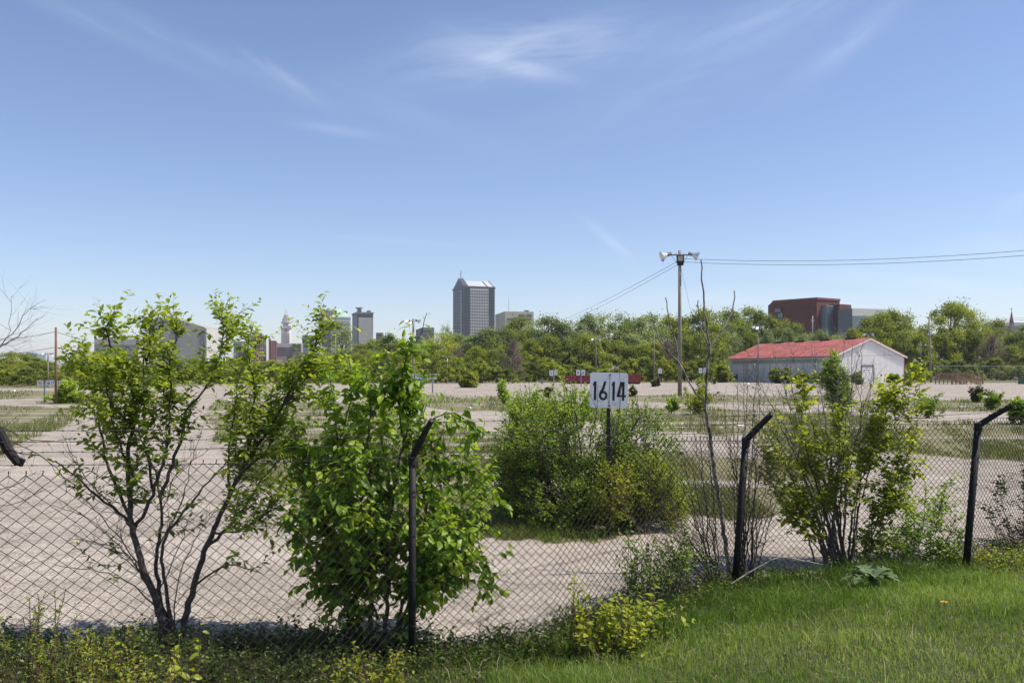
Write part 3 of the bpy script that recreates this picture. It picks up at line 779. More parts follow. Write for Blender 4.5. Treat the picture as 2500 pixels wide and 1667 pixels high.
def row_sign(x, yb, yt, plates, bar, label, rusty=False, back=0.):
    d = EYE * FOC / (yb - HOR); k = d / FOC; X0 = (x - 1250) * k; zt = EYE - (yt - HOR) * k
    t = thing('row_sign', label, 'sign', (X0, d, 0), 'numbered signs marking the rows of the lot')
    b = Buf(); b.tube(np.array([(X0, d, -.05), (X0, d, zt)]), .075, 8, cap=True); b.build('post', MT['post_paint'], t, smooth=True)
    b = Buf(); xa, xb_ = [(q - 1250) * k for q in bar]; b.box(((xa + xb_) / 2, d, zt + .03), (xb_ - xa, .16, .06)); b.build('crossbar', MT['rust'] if rusty else MT['pole_wood'], t)
    for (px_, py_, pw, ph, txt, an) in plates:
        cx = (px_ - 1250) * k; cz = EYE - (py_ - HOR) * k; w_, h_ = pw * k, ph * k
        def tf(q, dy, cx=cx, cz=cz, an=an):
            q = np.asarray(q, float); c, s_ = math.cos(an), math.sin(an)
            return np.column_stack([cx + q[:, 0] * c - q[:, 1] * s_, np.full(len(q), d - .10 + dy), cz + q[:, 0] * s_ + q[:, 1] * c])
        b = Buf(); b.slab(tf([(-w_ / 2, -h_ / 2), (w_ / 2, -h_ / 2), (w_ / 2, h_ / 2), (-w_ / 2, h_ / 2)], 0), .02, (0, 1, 0)); po = b.build('number_plate', MT['plate_white'], t)
        b = Buf(); hh = h_ * .60; n = len(txt); adv = hh * .66; x0 = -(n - 1) * adv / 2 - hh * .26
        for i_, ch in enumerate(txt):
            for pl in DIG[ch]:
                q = np.array(pl) * hh + (x0 + i_ * adv, -hh / 2); ribbon(b, q, hh * .17, dy=-.012 - .002 * i_, tf=tf)
        b.build('numerals', MT['black_paint'], po)
        for o in (-.35, .35):
            b = Buf(); e0 = tf([(w_ * o, h_ / 2)], .01)[0]; b.tube(np.array([e0, (e0[0], e0[1], zt + .02)]), .012, 4); b.build('hanger', MT['rust'], t)
row_sign(109, 983, 925, [(99, 935, 13, 12, '20', 0), (119, 935, 12, 12, '18', 0)], (91, 125), 'row sign with plates 20 and 18, leftmost sign of the lot', True)
row_sign(137, 984, 926, [(130, 933, 11, 11, '17', 0), (147, 935, 11, 12, '15', 0)], (124, 153), 'row sign with plate 17 beside the leftmost wooden pole', True)
row_sign(1012, 964, 912, [(1006, 920, 9, 12, '5', 0), (1018.3, 919, 8.5, 12, '7', 0)], (1001, 1024), 'row sign with plate 7 beside the grey lamp pole left of centre', True)
row_sign(1056, 959, 911, [(1047.5, 919.5, 9.5, 13, '12', 0), (1062, 919, 9.5, 12.5, '10', 0)], (1042, 1068), 'row sign with plates 12 and 10 on the open gravel', True)
row_sign(1352, 950, 903.5, [(1345.5, 910.5, 8.5, 13, '5', .06), (1357, 909.5, 7.5, 12, '3', -.08)], (1340, 1361), 'row sign with plates 5 and 3 left of the maroon dumpster')
row_sign(1418.5, 945, 902.5, [(1411, 909.5, 8.5, 13, '8', 0), (1424, 909.5, 8.5, 13, '6', 0)], (1406, 1429), 'row sign with plates 8 and 6 in front of the maroon dumpster')
row_sign(1607, 941, 899.5, [(1611.5, 905.5, 8.5, 11.5, '1', 0)], (1598, 1616), 'row sign with the single plate 1 by a thin bare pole', True)
row_sign(1717, 937, 898, [(1710, 904.5, 8, 12, '4', 0), (1720.5, 904, 6.5, 12, '2', -.05)], (1705, 1724), 'row sign with plates 4 and 2 left of the red roofed shed')

# ------------------------------------------------------------------ lamp poles
def flood(t, c, sx, s=1.0, down=.55, mt='reflector'):
    """cone floodlight with a ballast box; sx = -1 throws to the left"""
    ax = unit(np.array((sx * .85, -.15, -down)))
    b = Buf(); pr = np.array([(0, .12), (.18, .20), (.42, .36), (.62, .50)]) * s * .95
    for i in range(1): b.tube(np.array([c + ax * q[0] for q in pr]), pr[:, 1], 18)
    head = b.build('reflector', MT[mt], t, smooth=True)
    b = Buf(); b.tube(np.array([c - ax * .32 * s, c + ax * .04 * s]), [.17 * s, .17 * s], 8, cap=True); b.build('housing', MT['lamp_grey'], head)
    b = Buf(); b.tube(np.array([c + ax * .05 * s, c + ax * .22 * s]), [.06 * s, .10 * s], 8, cap=True); b.build('bulb', MT['lamp_glass'], head)
def lamp_pole(x, yb, yt, label, r=.2, heads=(), mt='pole_wood', name='lamp_pole', d=None, cat='lamp post', lean=0., r1=.72):
    d = d or EYE * FOC / (yb - HOR); k = d / FOC; X0 = (x - 1250) * k; zt = EYE - (yt - HOR) * k
    t = thing(name, label, cat, (X0, d, 0))
    b = Buf(); b.tube(np.array([(X0, d, -.1), (X0 + lean * .5, d, zt / 2), (X0 + lean, d, zt)]), [r, r * (1 + r1) / 2, r * r1], 12, cap=True); b.build('pole', MT[mt], t, smooth=True)
    for sx, dx, dz, s, down in heads:
        flood(t, np.array((X0 + lean + dx, d, zt + dz)), sx, s, down)
    return t, np.array((X0 + lean, d, zt)), k
t, tp, k = lamp_pole(1659.5, 966, 612, 'tall grey wooden lamp pole with paired floodlights right of the 1614 sign', .215, [(-1, -1.25, -.42, 1.2, .3), (1, 1.25, -.38, 1.2, .35)])
b = Buf()
for dy in (-.2, .2): b.tube(np.array([tp + (-1.2, dy, -.45), tp + (1.2, dy, -.45)]), .045, 6, cap=True)
b.tube(np.array([tp + (-.9, 0, -.45), tp + (-.35, 0, -1.25)]), .02, 5); b.tube(np.array([tp + (.9, 0, -.45), tp + (.35, 0, -1.25)]), .02, 5)
b.build('crossarm', MT['galv_dark'], t)
b = Buf(); b.box(tp + (0, -.30, -.95), (.74, .30, .80)); b.box(tp + (0, -.28, -1.42), (.62, .3, .3)); bx = b.build('ballast_box', MT['black_paint'], t)
b = Buf(); b.box(tp + (-.02, -.47, -.87), (.5, .04, .50)); b.build('lamp_face', MT['lamp_glass'], bx)
for q in (-.33, 0, .3):
    b = Buf(); b.tube(np.array([tp + (q * 1.3, -.25, -.3), tp + (q * 1.3, -.25, -.55)]), .03, 5); b.build('bracket', MT['galv_dark'], t)
TOP1 = tp
t, tp, k = lamp_pole(1009, 961, 778, 'grey wooden lamp pole with three floodlights beside the plate 7 sign', .15, [(-1, -.55, -.28, .62, .35), (1, .42, -.2, .62, .4), (-1, -.12, -.34, .5, .9)])
b = Buf(); b.tube(np.array([tp + (-.6, -.02, -.3), tp + (.5, -.02, -.3)]), .035, 5, cap=True); b.build('crossarm', MT['galv_dark'], t)
t, tp, k = lamp_pole(117, 944, 861, 'short grey lamp pole with two floodlights at the far left', .13, [(-1, -.45, -.2, .6, .3), (1, .45, -.15, .6, .3)])
b = Buf(); b.tube(np.array([tp + (-.5, 0, -.25), tp + (.5, 0, -.25)]), .035, 5, cap=True); b.build('crossarm', MT['galv_dark'], t)
t, tp, k = lamp_pole(1455, 934, 826, 'thin dark lamp pole with two white floodlights before the trees behind the 1614 sign', .13, [(-1, -.5, -.2, .9, .3), (1, .5, -.2, .9, .3)], mt='galv_dark')
b = Buf(); b.tube(np.array([tp + (-.6, 0, -.25), tp + (.6, 0, -.25)]), .035, 5, cap=True); b.build('crossarm', MT['galv_dark'], t)
t, tp, k = lamp_pole(1851, 936, 796, 'grey lamp pole with three white floodlights in front of the red roofed shed', .14, [(-1, -.7, -.15, .85, .25), (1, .65, -.15, .85, .25), (-1, -.02, -.15, .95, 1.2)], mt='galv_dark')
b = Buf(); b.tube(np.array([tp + (-.8, 0, -.2), tp + (.8, 0, -.2)]), .04, 5, cap=True); b.build('crossarm', MT['galv_dark'], t)
t, tp, k = lamp_pole(2119, 930, 818, 'lamp pole behind the shed with its floodlights just above the red ridge', .14, [(-1, -.7, .2, 1., .25), (1, .9, .25, 1., .25)], d=235, mt='galv_dark')
b = Buf(); b.tube(np.array([tp + (-.9, 0, .05), tp + (1., 0, .05)]), .04, 5, cap=True); b.build('crossarm', MT['galv_dark'], t)
lamp_pole(819, 934, 815, 'plain grey pole before the trees under the light building with the green roof', .15, name='utility_pole', cat='pole')
lamp_pole(1597, 934, 812, 'thin bare grey pole behind the plate 1 sign', .13, name='utility_pole', cat='pole', r1=.6)
t, tp, k = lamp_pole(2273, 933, 774, 'thick leaning dark pole with small lamps left of the wooden steps', .27, name='utility_pole', cat='pole', lean=-.45, r1=.6, heads=[(1, .5, -3.6, .6, .8), (1, .45, -6.6, .55, .8), (-1, -.6, -6.2, .5, .5)])
t, tp, k = lamp_pole(2248, 925, 832, 'thin dark pole among the trees left of the thick leaning pole', .1, name='utility_pole', cat='pole', d=205, mt='galv_dark')
t, tpl, k = lamp_pole(136.5, 986, 799, 'reddish brown wooden utility pole at the left beside the plate 17 sign', .10, name='utility_pole', cat='pole', mt='pole_brown', r1=.8)
TOPL = tpl
t, tp, k = lamp_pole(1984, 920, 771, 'white double armed pole in front of the big brick building', .12, name='utility_pole', cat='pole', d=300, mt='galv')
b = Buf()
for s_ in (-1, 1): b.tube(np.array([tp + (0, 0, -2.3), tp + (s_ * .5, 0, -1.9), tp + (s_ * .65, 0, -1.3)]), .1, 5, cap=True)
b.build('lamp_arm', MT['galv'], t)
t, tp, k = lamp_pole(1092, 936, 875, 'pale street lamp with two curved arms under the dark tower', .1, name='street_lamp', mt='galv', r1=.6)
for s_ in (-1, 1):
    b = Buf(); q = catmull([tp, tp + (s_ * .4, 0, .45), tp + (s_ * .8, 0, .5)], .1); b.tube(q, .05, 5); b.box(tp + (s_ * 1.05, 0, .48), (.6, .25, .14)); b.build('lamp_arm', MT['galv'], t)

# ------------------------------------------------------------------ overhead wires
def wire(name, pts, label, r=.02, sag=.0, cat='wire', group=None):
    a, b_ = np.array(pts[0], float), np.array(pts[-1], float)
    if len(pts) == 2:
        u = np.linspace(0, 1, 40)[:, None]; q = a + (b_ - a) * u; q[:, 2] -= 4 * sag * (u * (1 - u))[:, 0]
    else: q = catmull(pts, np.linalg.norm(b_ - a) / 40)
    b = Buf(); b.tube(q, r, 4); o = b.build(name, MT['black_paint'], None); return tag(o, label, cat, group)
for i, (dz, yl, yr0, yr1, nm) in enumerate(((-1.15, 772, 613, 590, 'upper'), (-1.5, 775, 625, 604, 'lower'))):
    s_ = TOP1 + (-.3, -.2, dz)
    wire('overhead_wire', [s_, P(1340 + i * 22, 792, 230)], f'{nm} of two thin wires running down left from the tall lamp pole', .022, .6)
    s_ = TOP1 + (.3, -.2, dz + .3)
    wire('overhead_wire', [s_, P(2900, yr1 - 18, 62)], f'{nm} of two thin wires running right from the tall lamp pole', .018, .9)
wire('guy_wire', [TOP1 + (.15, 0, -1.9), P(1725, 930, 112)], 'thin guy wire slanting down right of the tall lamp pole', .012, 0)
for i, (dz, nm) in enumerate(((-.35, 'upper'), (-1.55, 'lower'))):
    wire('utility_wire', [TOPL + (0, 0, dz), P(-700, 838 + i * 32, 66)], f'{nm} wire sagging left from the reddish brown utility pole', .016, 1.0)
    wire('utility_wire', [TOPL + (0, 0, dz), P(470, 868 + i * 10, 150)], f'{nm} wire sagging right from the reddish brown utility pole', .018, .9)
for i, (ya, yb, nm) in enumerate(((777, 771, 'upper'), (781, 777, 'lower'))):
    wire('utility_wire', [P(2350, ya, 240), P(2700, yb - 6, 240)], f'{nm} thin wire beside the church spire', .04, .5)
wire('utility_wire', [P(1400, 871, 196), P(1455, 867, 187)], 'short wire reaching the thin pole behind the 1614 sign', .03, .1)
wire('utility_wire', [P(1772, 866, 172), P(2230, 864, 150)], 'thin dark wire across the gable of the shed', .018, .4)
wire('utility_wire', [P(1855, 838, 177), P(2070, 846, 150)], 'thin dark wire across the red roof', .018, .25)
# ------------------------------------------------------------------ building materials
MT['granite'] = mat('grey_granite', (.055, .06, .078), .5, .08, .05)
MT['granite_lt'] = mat('light_granite', (.52, .51, .49), .7, .06, .05)
MT['glass_dark'] = mat('dark_window_glass', (.035, .045, .065), .12, .3, .08)
MT['roof_metal'] = mat('pale_metal_roof', (.46, .47, .47), .5, .06, .05)
MT['beige'] = mat('beige_concrete', (.47, .42, .34), .85, .08, .06)
MT['beige_dk'] = mat('weathered_beige_stone', (.30, .27, .23), .85, .1, .06)
MT['brown_con'] = mat('brown_concrete', (.17, .15, .14), .8, .1, .06)
MT['conc_lt'] = mat('pale_concrete', (.52, .50, .47), .85, .06, .05)
MT['terra'] = mat('cream_terracotta', (.86, .79, .73), .8, .08, .08)
MT['brick'] = mat('red_brick', (.135, .040, .028), .85, .10, .3)
MT['brick_far'] = mat('dark_red_brick', (.19, .055, .045), .85, .12, .1)
MT['verdigris'] = mat('green_copper_roof', (.33, .52, .42), .6, .08, .06)
MT['curtain'] = mat('blue_green_glass', (.16, .24, .26), .2, .2, .1)
MT['win_lt'] = mat('pale_window', (.55, .52, .50), .4, .2, .2)
MT['steel_bl'] = mat('blue_grey_cladding', (.18, .23, .29), .5, .1, .06)
MT['white_wall'] = mat('white_shed_siding', (.70, .66, .60), .7, .05, 1.2, col2=(.88, .85, .81), stretch=(2.5, 2.5, .35), thresh=(.26, .40))
MT['shaded_wall'] = mat('shaded_shed_siding', (.40, .38, .36), .7, .07, .8, col2=(.60, .59, .60), stretch=(2, 2, .25), thresh=(.33, .5))  # streaked siding, greyed to put the side walls' shade into the colour
MT['red_roof'] = mat('red_metal_roof', (.33, .075, .06), .65, .14, .5, col2=(.45, .12, .10), stretch=(1, 1, 1))
MT['frp'] = mat('translucent_panel', (.28, .31, .27), .4, .15, .6)
MT['wood'] = mat('weathered_lumber', (.30, .19, .11), .8, .2, 2, stretch=(1, 1, 6))
MT['maroon'] = mat('maroon_container_paint', (.23, .02, .035), .5, .2, 1)
MT['rust_red'] = mat('rust_red_container', (.25, .05, .03), .65, .25, 1)
MT['dk_plastic'] = mat('dark_plastic', (.02, .022, .03), .5, .2, 2)
MT['blue_plastic'] = mat('blue_plastic', (.02, .09, .42), .45, .1, 2)
MT['green_plastic'] = mat('green_plastic', (.02, .10, .05), .5, .1, 2)
MT['litter_white'] = mat('white_litter', (.7, .7, .68), .7, .1, 8)
MT['litter_dark'] = mat('dark_rubbish', (.03, .03, .035), .6, .4, 20, col2=(.5, .5, .5), thresh=(.6, .66))

def plan(px0, px1, d, depth, rz=0.):
    """ground rectangle whose front spans the picture columns px0..px1"""
    k = d / FOC; x0, x1 = (px0 - 1250) * k, (px1 - 1250) * k
    return x0, x1, d, k
def zpx(y, d): return EYE - (y - HOR) * d / FOC
def frame_at(px, d, rz): return np.array(((px - 1250) * d / FOC, d)), np.array((math.cos(rz), math.sin(rz)))
def face_grid(t, name, o, u, zlo, zhi, w, cols, rows, fw, fh, m, out=.25, u0=0., skip=None, thick=.5, many=100):
    """windows set in a wall face; o = ground point, u = wall direction. The first `many` are parts of their own, the rest one part"""
    n = np.array((u[1], -u[0])); cw = w / cols; ch = (zhi - zlo) / rows; rest = Buf(); k_ = 0
    for r in range(rows - 1, -1, -1):
        for c in range(cols):
            p = o + u * (u0 + (c + .5) * cw) + n * out; z = zlo + (r + .5) * ch
            b = Buf() if k_ < many else rest
            b.box((p[0], p[1], z), (cw * fw, thick, ch * fh), rz=math.atan2(u[1], u[0]))
            if k_ < many: b.build(name.replace('_column', ''), m, t)
            k_ += 1
    if rest.V: tag(rest.build('windows', m, t), kind='stuff')
def quad_plan(o, u, w, dp):
    n = np.array((u[1], -u[0])); return [o, o + u * w, o + u * w - n * dp, o - n * dp]

# --- dark tower with the gabled roof
D = 1300.; t = thing('office_tower', 'tall dark granite office tower with a pale gabled roof, highest of the skyline', 'tower', P(1133, 905, D) * (1, 1, 0))
u = np.array((math.cos(RAD(22)), math.sin(RAD(22)))); n = np.array((u[1], -u[0]))
k = D / FOC; cor = np.array(((1133 - 1250) * k, D))
Wl = 75 * k / math.cos(RAD(22)) * 1.10; Dp = 62.
A = cor; Bp = cor + u * Wl
# find depth so that the left face ends at column 1106
for it in range(60):
    q = A - n * Dp; px_ = 1250 + q[0] / q[1] * FOC; Dp += (px_ - 1106) * .9
for it in range(60):
    q = A + u * Wl; px_ = 1250 + q[0] / q[1] * FOC; Wl -= (px_ - 1208) * .5
ze = zpx(699, D); zr = zpx(678, D)
b = Buf(); b.prism(quad_plan(A, u, Wl, Dp), -1, ze); body = b.build('body', MT['granite'], t)
def roofpiece(a, c, zr_, name, m, inset=0., zb=None):
    """gabled slab from a to c along the long side"""
    b = Buf(); zb = ze if zb is None else zb
    p = [A + u * a - n * inset, A + u * c - n * inset, A + u * c - n * (Dp - inset), A + u * a - n * (Dp - inset)]
    r0 = (p[0] + p[3]) / 2; r1 = (p[1] + p[2]) / 2
    V = [(*q, zb) for q in p] + [(*r0, zr_), (*r1, zr_)]
    b.add(V, [(0, 1, 5, 4), (2, 3, 4, 5), (3, 0, 4), (1, 2, 5), (3, 2, 1, 0)]); return b.build(name, m, t)
roofpiece(0, Wl * .155, zpx(675, D), 'gable', MT['granite'])
roofpiece(Wl * .155, Wl * .765, zpx(680.5, D), 'roof', MT['roof_metal'], 2.5)
roofpiece(Wl * .765, Wl * .80, zpx(684, D), 'roof_notch', MT['granite'], 7)
roofpiece(Wl * .80, Wl * .97, zpx(679, D), 'roof', MT['roof_metal'], .3)
roofpiece(Wl * .97, Wl, zpx(678.5, D), 'gable', MT['granite'])
b = Buf(); q = A - n * Dp * .5 + u * 4; zz = zpx(675, D)
b.tube(np.array([(q[0], q[1], zz), (q[0], q[1], zz + 9), (q[0], q[1], zz + 13)]), [.6, .45, .15], 5)
for h in (6, 8.5, 11): b.box((q[0], q[1], zz + h), (2.2, .35, .35))
b.build('antenna', MT['galv_dark'], t)
rows = 20; zlo = zpx(830, D); zh = zpx(706, D)
# light frame lattice in the middle bay, windows deep inside it
b = Buf(); p = A + u * (Wl * .19); b.prism(quad_plan(p + n * .35, u, Wl * .60, .8), zlo, ze - 2.2); lat = b.build('pale_bay', MT['granite_lt'], t)
rws = int((zh - zlo) / 4.4)
face_grid(lat, 'window_column', A, u, zlo, zh, Wl * .60, 11, rws, .52, .60, MT['glass_dark'], .5, Wl * .19)
for (a, w_, c) in ((.015, .155, 3), (.81, .17, 3)): face_grid(body, 'window_column', A, u, zlo, zh, Wl * w_, c, rws, .50, .66, MT['glass_dark'], .3, Wl * a, many=0)
face_grid(body, 'window_column', A - n * Dp * .98, n, zlo, zh, Dp * .62, 6, rws, .45, .55, MT['glass_dark'], .3, Dp * .10, many=0)
b = Buf(); oo = A - n * Dp * .22; 
b.box((oo[0] - u[0] * .3, oo[1] - u[1] * .3, (zlo + zh) / 2), (.8, Dp * .10, zh - zlo), rz=math.atan2(u[1], u[0])); b.build('glass_strip', MT['glass_dark'], t)
b = Buf(); b.prism(quad_plan(A + n * .8 - u * .8, u, Wl + 1.6, Dp + 1.6), ze - 2.2, ze + .8); b.build('cornice', MT['granite'], t)

def block(name, label, cat, px0, px1, ytop, d, rz_deg, dp, m, pxc=None, ybase=930):
    """box building: front face runs from column pxc (near corner) to px1, side face back to px0"""
    u = np.array((math.cos(RAD(rz_deg)), math.sin(RAD(rz_deg)))); n = np.array((u[1], -u[0])); k = d / FOC
    pxc = px0 if pxc is None else pxc
    o = np.array(((pxc - 1250) * k, d)); W_ = (px1 - pxc) * k
    for it in range(80):
        q = o + u * W_; W_ -= ((1250 + q[0] / q[1] * FOC) - px1) * k * .6
    if pxc != px0:
        dp = 30
        for it in range(120):
            q = o - n * dp; dp += ((1250 + q[0] / q[1] * FOC) - px0) * k * .6
            dp = max(2, min(dp, 400))
    zt = zpx(ytop, d)
    t = thing(name, label, cat, (o[0], o[1], 0))
    b = Buf(); b.prism(quad_plan(o, u, W_, dp), -1, zt); bo_ = b.build('wall', m, t)
    return t, bo_, o, u, n, W_, dp, zt, k

# --- beige concrete building right of the tower
t, bo_, o, u, n, W_, dp, zt, k = block('concrete_building', 'beige concrete building with narrow slots under its roof, right of the dark tower', 'building', 1209, 1303, 760, 1000., 12, 40, MT['beige'], 1233)
face_grid(bo_, 'slot', o, u, zt - 6.5, zt - 3, W_ * .22, 6, 1, .45, .95, MT['glass_dark'], .15, W_ * .47, thick=.6)
face_grid(bo_, 'slot', o, u, zt - 6.5, zt - 3, W_ * .20, 6, 1, .45, .95, MT['glass_dark'], .15, W_ * .74, thick=.6)
b = Buf(); b.box((*(o + u * W_ * .5 - n * -.1), zt - 9), (W_ * .86, .8, 1.6), rz=math.atan2(u[1], u[0])); b.build('dark_band', MT['glass_dark'], bo_)
b = Buf(); q = o + u * 6 - n * 8; b.tube(np.array([(*q, zt), (*q, zt + 17)]), [.25, .1], 4); b.build('antenna', MT['galv_dark'], t)
b = Buf(); q = o + u * W_ * .8 - n * 8; b.tube(np.array([(*q, zt), (*q, zt + 2.5)]), .3, 5); b.box((*q, zt + 1.9), (8, .25, .5)); b.box((*q, zt + .8), (5, 2, 1.6)); b.build('roof_dish', MT['galv_dark'], t)
# --- brown low block
t, bo_, o, u, n, W_, dp, zt, k = block('office_block', 'small brown banded office block between the lamp pole and the dark tower', 'building', 1015, 1060, 799, 1250., 14, 30, MT['brown_con'], 1046 - 14)
for i in range(3):
    b = Buf(); zz = zt - 5.5 - i * 5.4; b.box((*(o + u * W_ * .5 + n * .1), zz), (W_ * .98, .8, 2.2), rz=math.atan2(u[1], u[0])); b.build('window_band', MT['glass_dark'], bo_)
t, bo_, o, u, n, W_, dp, zt, k = block('office_block', 'tiny dark flat roofed block just above the trees right of the grey slab tower', 'building', 918, 934, 812, 1500., 5, 30, MT['brown_con'])
b = Buf(); b.box((*(o + u * W_ * .5 + n * .1), zt - 5), (W_ * .8, .8, 2.2), rz=math.atan2(u[1], u[0])); b.build('window_band', MT['glass_dark'], bo_)
t, bo_, o, u, n, W_, dp, zt, k = block('office_block', 'narrow white banded block peeking out left of the dark tower', 'building', 1096, 1104, 808, 1500., 5, 30, MT['conc_lt'])
for i in range(4):
    b = Buf(); zz = zt - 4 - i * 5.; b.box((*(o + u * W_ * .5 + n * .1), zz), (W_ * .9, .8, 1.8), rz=math.atan2(u[1], u[0])); b.build('window_band', MT['glass_dark'], bo_)
# --- grey slab tower with a dark band under a crown
t, bo_, o, u, n, W_, dp, zt, k = block('office_tower', 'grey striped slab tower with two roof boxes, left of the lamp pole', 'tower', 860, 911, 763, 1400., 20, 40, MT['granite'], 872)
R_ = 27
for i in range(R_):
    b = Buf(); zz = zpx(776, 1400) - i * (zpx(776, 1400) - zpx(845, 1400)) / R_; b.box((*(o + u * W_ * .53 + n * .3), zz), (W_ * .88, .8, 1.0), rz=math.atan2(u[1], u[0])); b.build('floor_band', MT['granite_lt'], bo_)
face_grid(bo_, 'crown_window', o, u, zpx(771.5, 1400), zpx(766.5, 1400), W_ * .95, 6, 1, .82, .95, MT['glass_dark'], .3, W_ * .02)
b = Buf(); b.prism(quad_plan(o + n * .8 - u * .8, u, W_ + 1.6, dp + 1.6), zpx(765.5, 1400), zt + 1); b.build('cornice', MT['brown_con'], t)
for a, c, y in ((.10, .30, 756), (.72, .88, 756.5)):
    b = Buf(); b.prism(quad_plan(o + u * W_ * a - n * 4, u, W_ * (c - a), 14), zt + 1, zpx(y, 1400)); b.build('roof_box', MT['brown_con'], t)
b = Buf(); q = o + u * W_ * .18 - n * 8; b.prism([q + (-3, -3), q + (3, -3), q + (3, 3), q + (-3, 3)], zpx(756, 1400), zpx(753, 1400)); b.box((*q, zpx(751, 1400)), (11, 9, 1.6)); b.build('antenna', MT['steel_bl'], t)
# --- light building with stepped green glass roof
D = 1350.; t, bo_, o, u, n, W_, dp, zt, k = block('office_tower', 'light office tower with a stepped pale green hipped roof', 'tower', 794, 856, 772, D, 24, 40, MT['conc_lt'], 808)
face_grid(bo_, 'window_column', o, u, zpx(840, D), zpx(781, D), W_ * .92, 12, 10, .45, .6, MT['steel_bl'], .25, W_ * .04)
for zz in (776, 790, 812):
    b = Buf(); b.box((*(o + u * W_ * .5 + n * .2), zpx(zz, D)), (W_ * 1.01, .8, 1.2), rz=math.atan2(u[1], u[0])); b.build('glass_band', MT['curtain'], bo_)
def hip(t, o, u, n, a0, a1, d0, d1, zb, ztop, inset, name, m):
    b = Buf(); p = [o + u * a0 - n * d0, o + u * a1 - n * d0, o + u * a1 - n * d1, o + u * a0 - n * d1]
    q = [o + u * (a0 + inset) - n * (d0 + inset), o + u * (a1 - inset) - n * (d0 + inset), o + u * (a1 - inset) - n * (d1 - inset), o + u * (a0 + inset) - n * (d1 - inset)]
    b.add([(*v, zb) for v in p] + [(*v, ztop) for v in q], [(3, 2, 1, 0), (4, 5, 6, 7), (0, 1, 5, 4), (1, 2, 6, 5), (2, 3, 7, 6), (3, 0, 4, 7)]); return b.build(name, m, t)
hip(t, o, u, n, W_ * .04, W_ * .98, 1, dp - 1, zt, zpx(760.5, D), 6, 'roof', MT['verdigris'])
hip(t, o, u, n, W_ * .12, W_ * .72, 6, dp - 6, zpx(761.5, D), zpx(751.5, D), 5, 'roof', MT['verdigris'])
b = Buf(); b.prism(quad_plan(o - u * 6 - n * 3, u, 16, dp - 6), zpx(845, D), zpx(756.5, D)); b.build('stair_tower', MT['brown_con'], t)
b = Buf(); b.prism(quad_plan(o + u * W_ * .72 - n * 8, u, W_ * .18, 8), zt, zpx(757.5, D)); b.build('roof_box', MT['brown_con'], t)
# --- old cream setback tower
D = 1450.; k = D / FOC; ctr = np.array(((694 - 1250) * k, D + 12))
t = thing('historic_tower', 'old cream terracotta setback tower with a crown and twin masts', 'tower', (*ctr, 0))
def oct_(c, r, ch, a0=RAD(12)):
    pts = []
    for i in range(4):
        a = a0 + i * math.pi / 2
        ux = np.array((math.cos(a), math.sin(a))); vx = np.array((-math.sin(a), math.cos(a)))
        pts += [c + ux * r - vx * (r - ch), c + ux * r + vx * (r - ch)]
    return pts
tiers = [(845, 800, 13.2 * k, 2.5), (800, 786, 11.8 * k, 3), (786, 779, 9.2 * k, 3.5), (779, 773.5, 6.9 * k, 3), (773.5, 768, 4.6 * k, 2.2)]
for y0, y1, hw, ch in tiers:
    b = Buf(); b.prism(oct_(ctr, hw * .88, ch), zpx(y0, D), zpx(y1, D)); tier = b.build('tier', MT['terra'], t)
    b = Buf(); b.prism(oct_(ctr, hw * .88 + .9, ch), zpx(y1 + 1.6, D), zpx(y1, D) + .6); b.build('cornice', MT['conc_lt'], tier)
b = Buf(); q = oct_(ctr, 4.4 * k * .8, 1.5); b.add([(*p, zpx(768, D)) for p in q] + [(*ctr, zpx(764.5, D))], [(i, (i + 1) % 8, 8) for i in range(8)]); b.build('dome', MT['terra'], t)
for dx in (-1.5, 1.5):
    b = Buf(); b.tube(np.array([(ctr[0] + dx, ctr[1], zpx(767, D)), (ctr[0] + dx, ctr[1], zpx(754 + dx, D))]), .35, 4); b.build('mast', MT['galv'], t)
uu = np.array((math.cos(RAD(12)), math.sin(RAD(12)))); nn_ = np.array((uu[1], -uu[0])); hw = 13.2 * k * .88
face_grid(t, 'window_column', ctr + nn_ * hw - uu * hw * .82, uu, zpx(845, D), zpx(813, D), hw * 1.64, 9, 8, .42, .55, MT['beige_dk'], .2)
b = Buf(); b.box((*(ctr + nn_ * (hw + .2)), zpx(805.5, D)), (hw * .55, .8, 6.5), rz=RAD(12)); b.build('arched_window', MT['beige_dk'], t)
hw2 = 11.8 * k * .88; face_grid(t, 'window_column', ctr + nn_ * hw2 - uu * hw2 * .6, uu, zpx(799, D), zpx(789, D), hw2 * 1.2, 5, 2, .4, .7, MT['beige_dk'], .2)
for s_ in (-1, 1):
    for s2 in (-1, 1):
        b = Buf(); q = ctr + uu * s_ * 6.9 + nn_ * s2 * 6.9; b.prism([q + (-2, -2), q + (2, -2), q + (2, 2), q + (-2, 2)], zpx(800, D), zpx(794, D)); b.add([(q[0] - 2, q[1] - 2, zpx(794, D)), (q[0] + 2, q[1] - 2, zpx(794, D)), (q[0] + 2, q[1] + 2, zpx(794, D)), (q[0] - 2, q[1] + 2, zpx(794, D)), (*q, zpx(791, D))], [(0, 1, 4), (1, 2, 4), (2, 3, 4), (3, 0, 4)]); b.build('turret', MT['terra'], t)
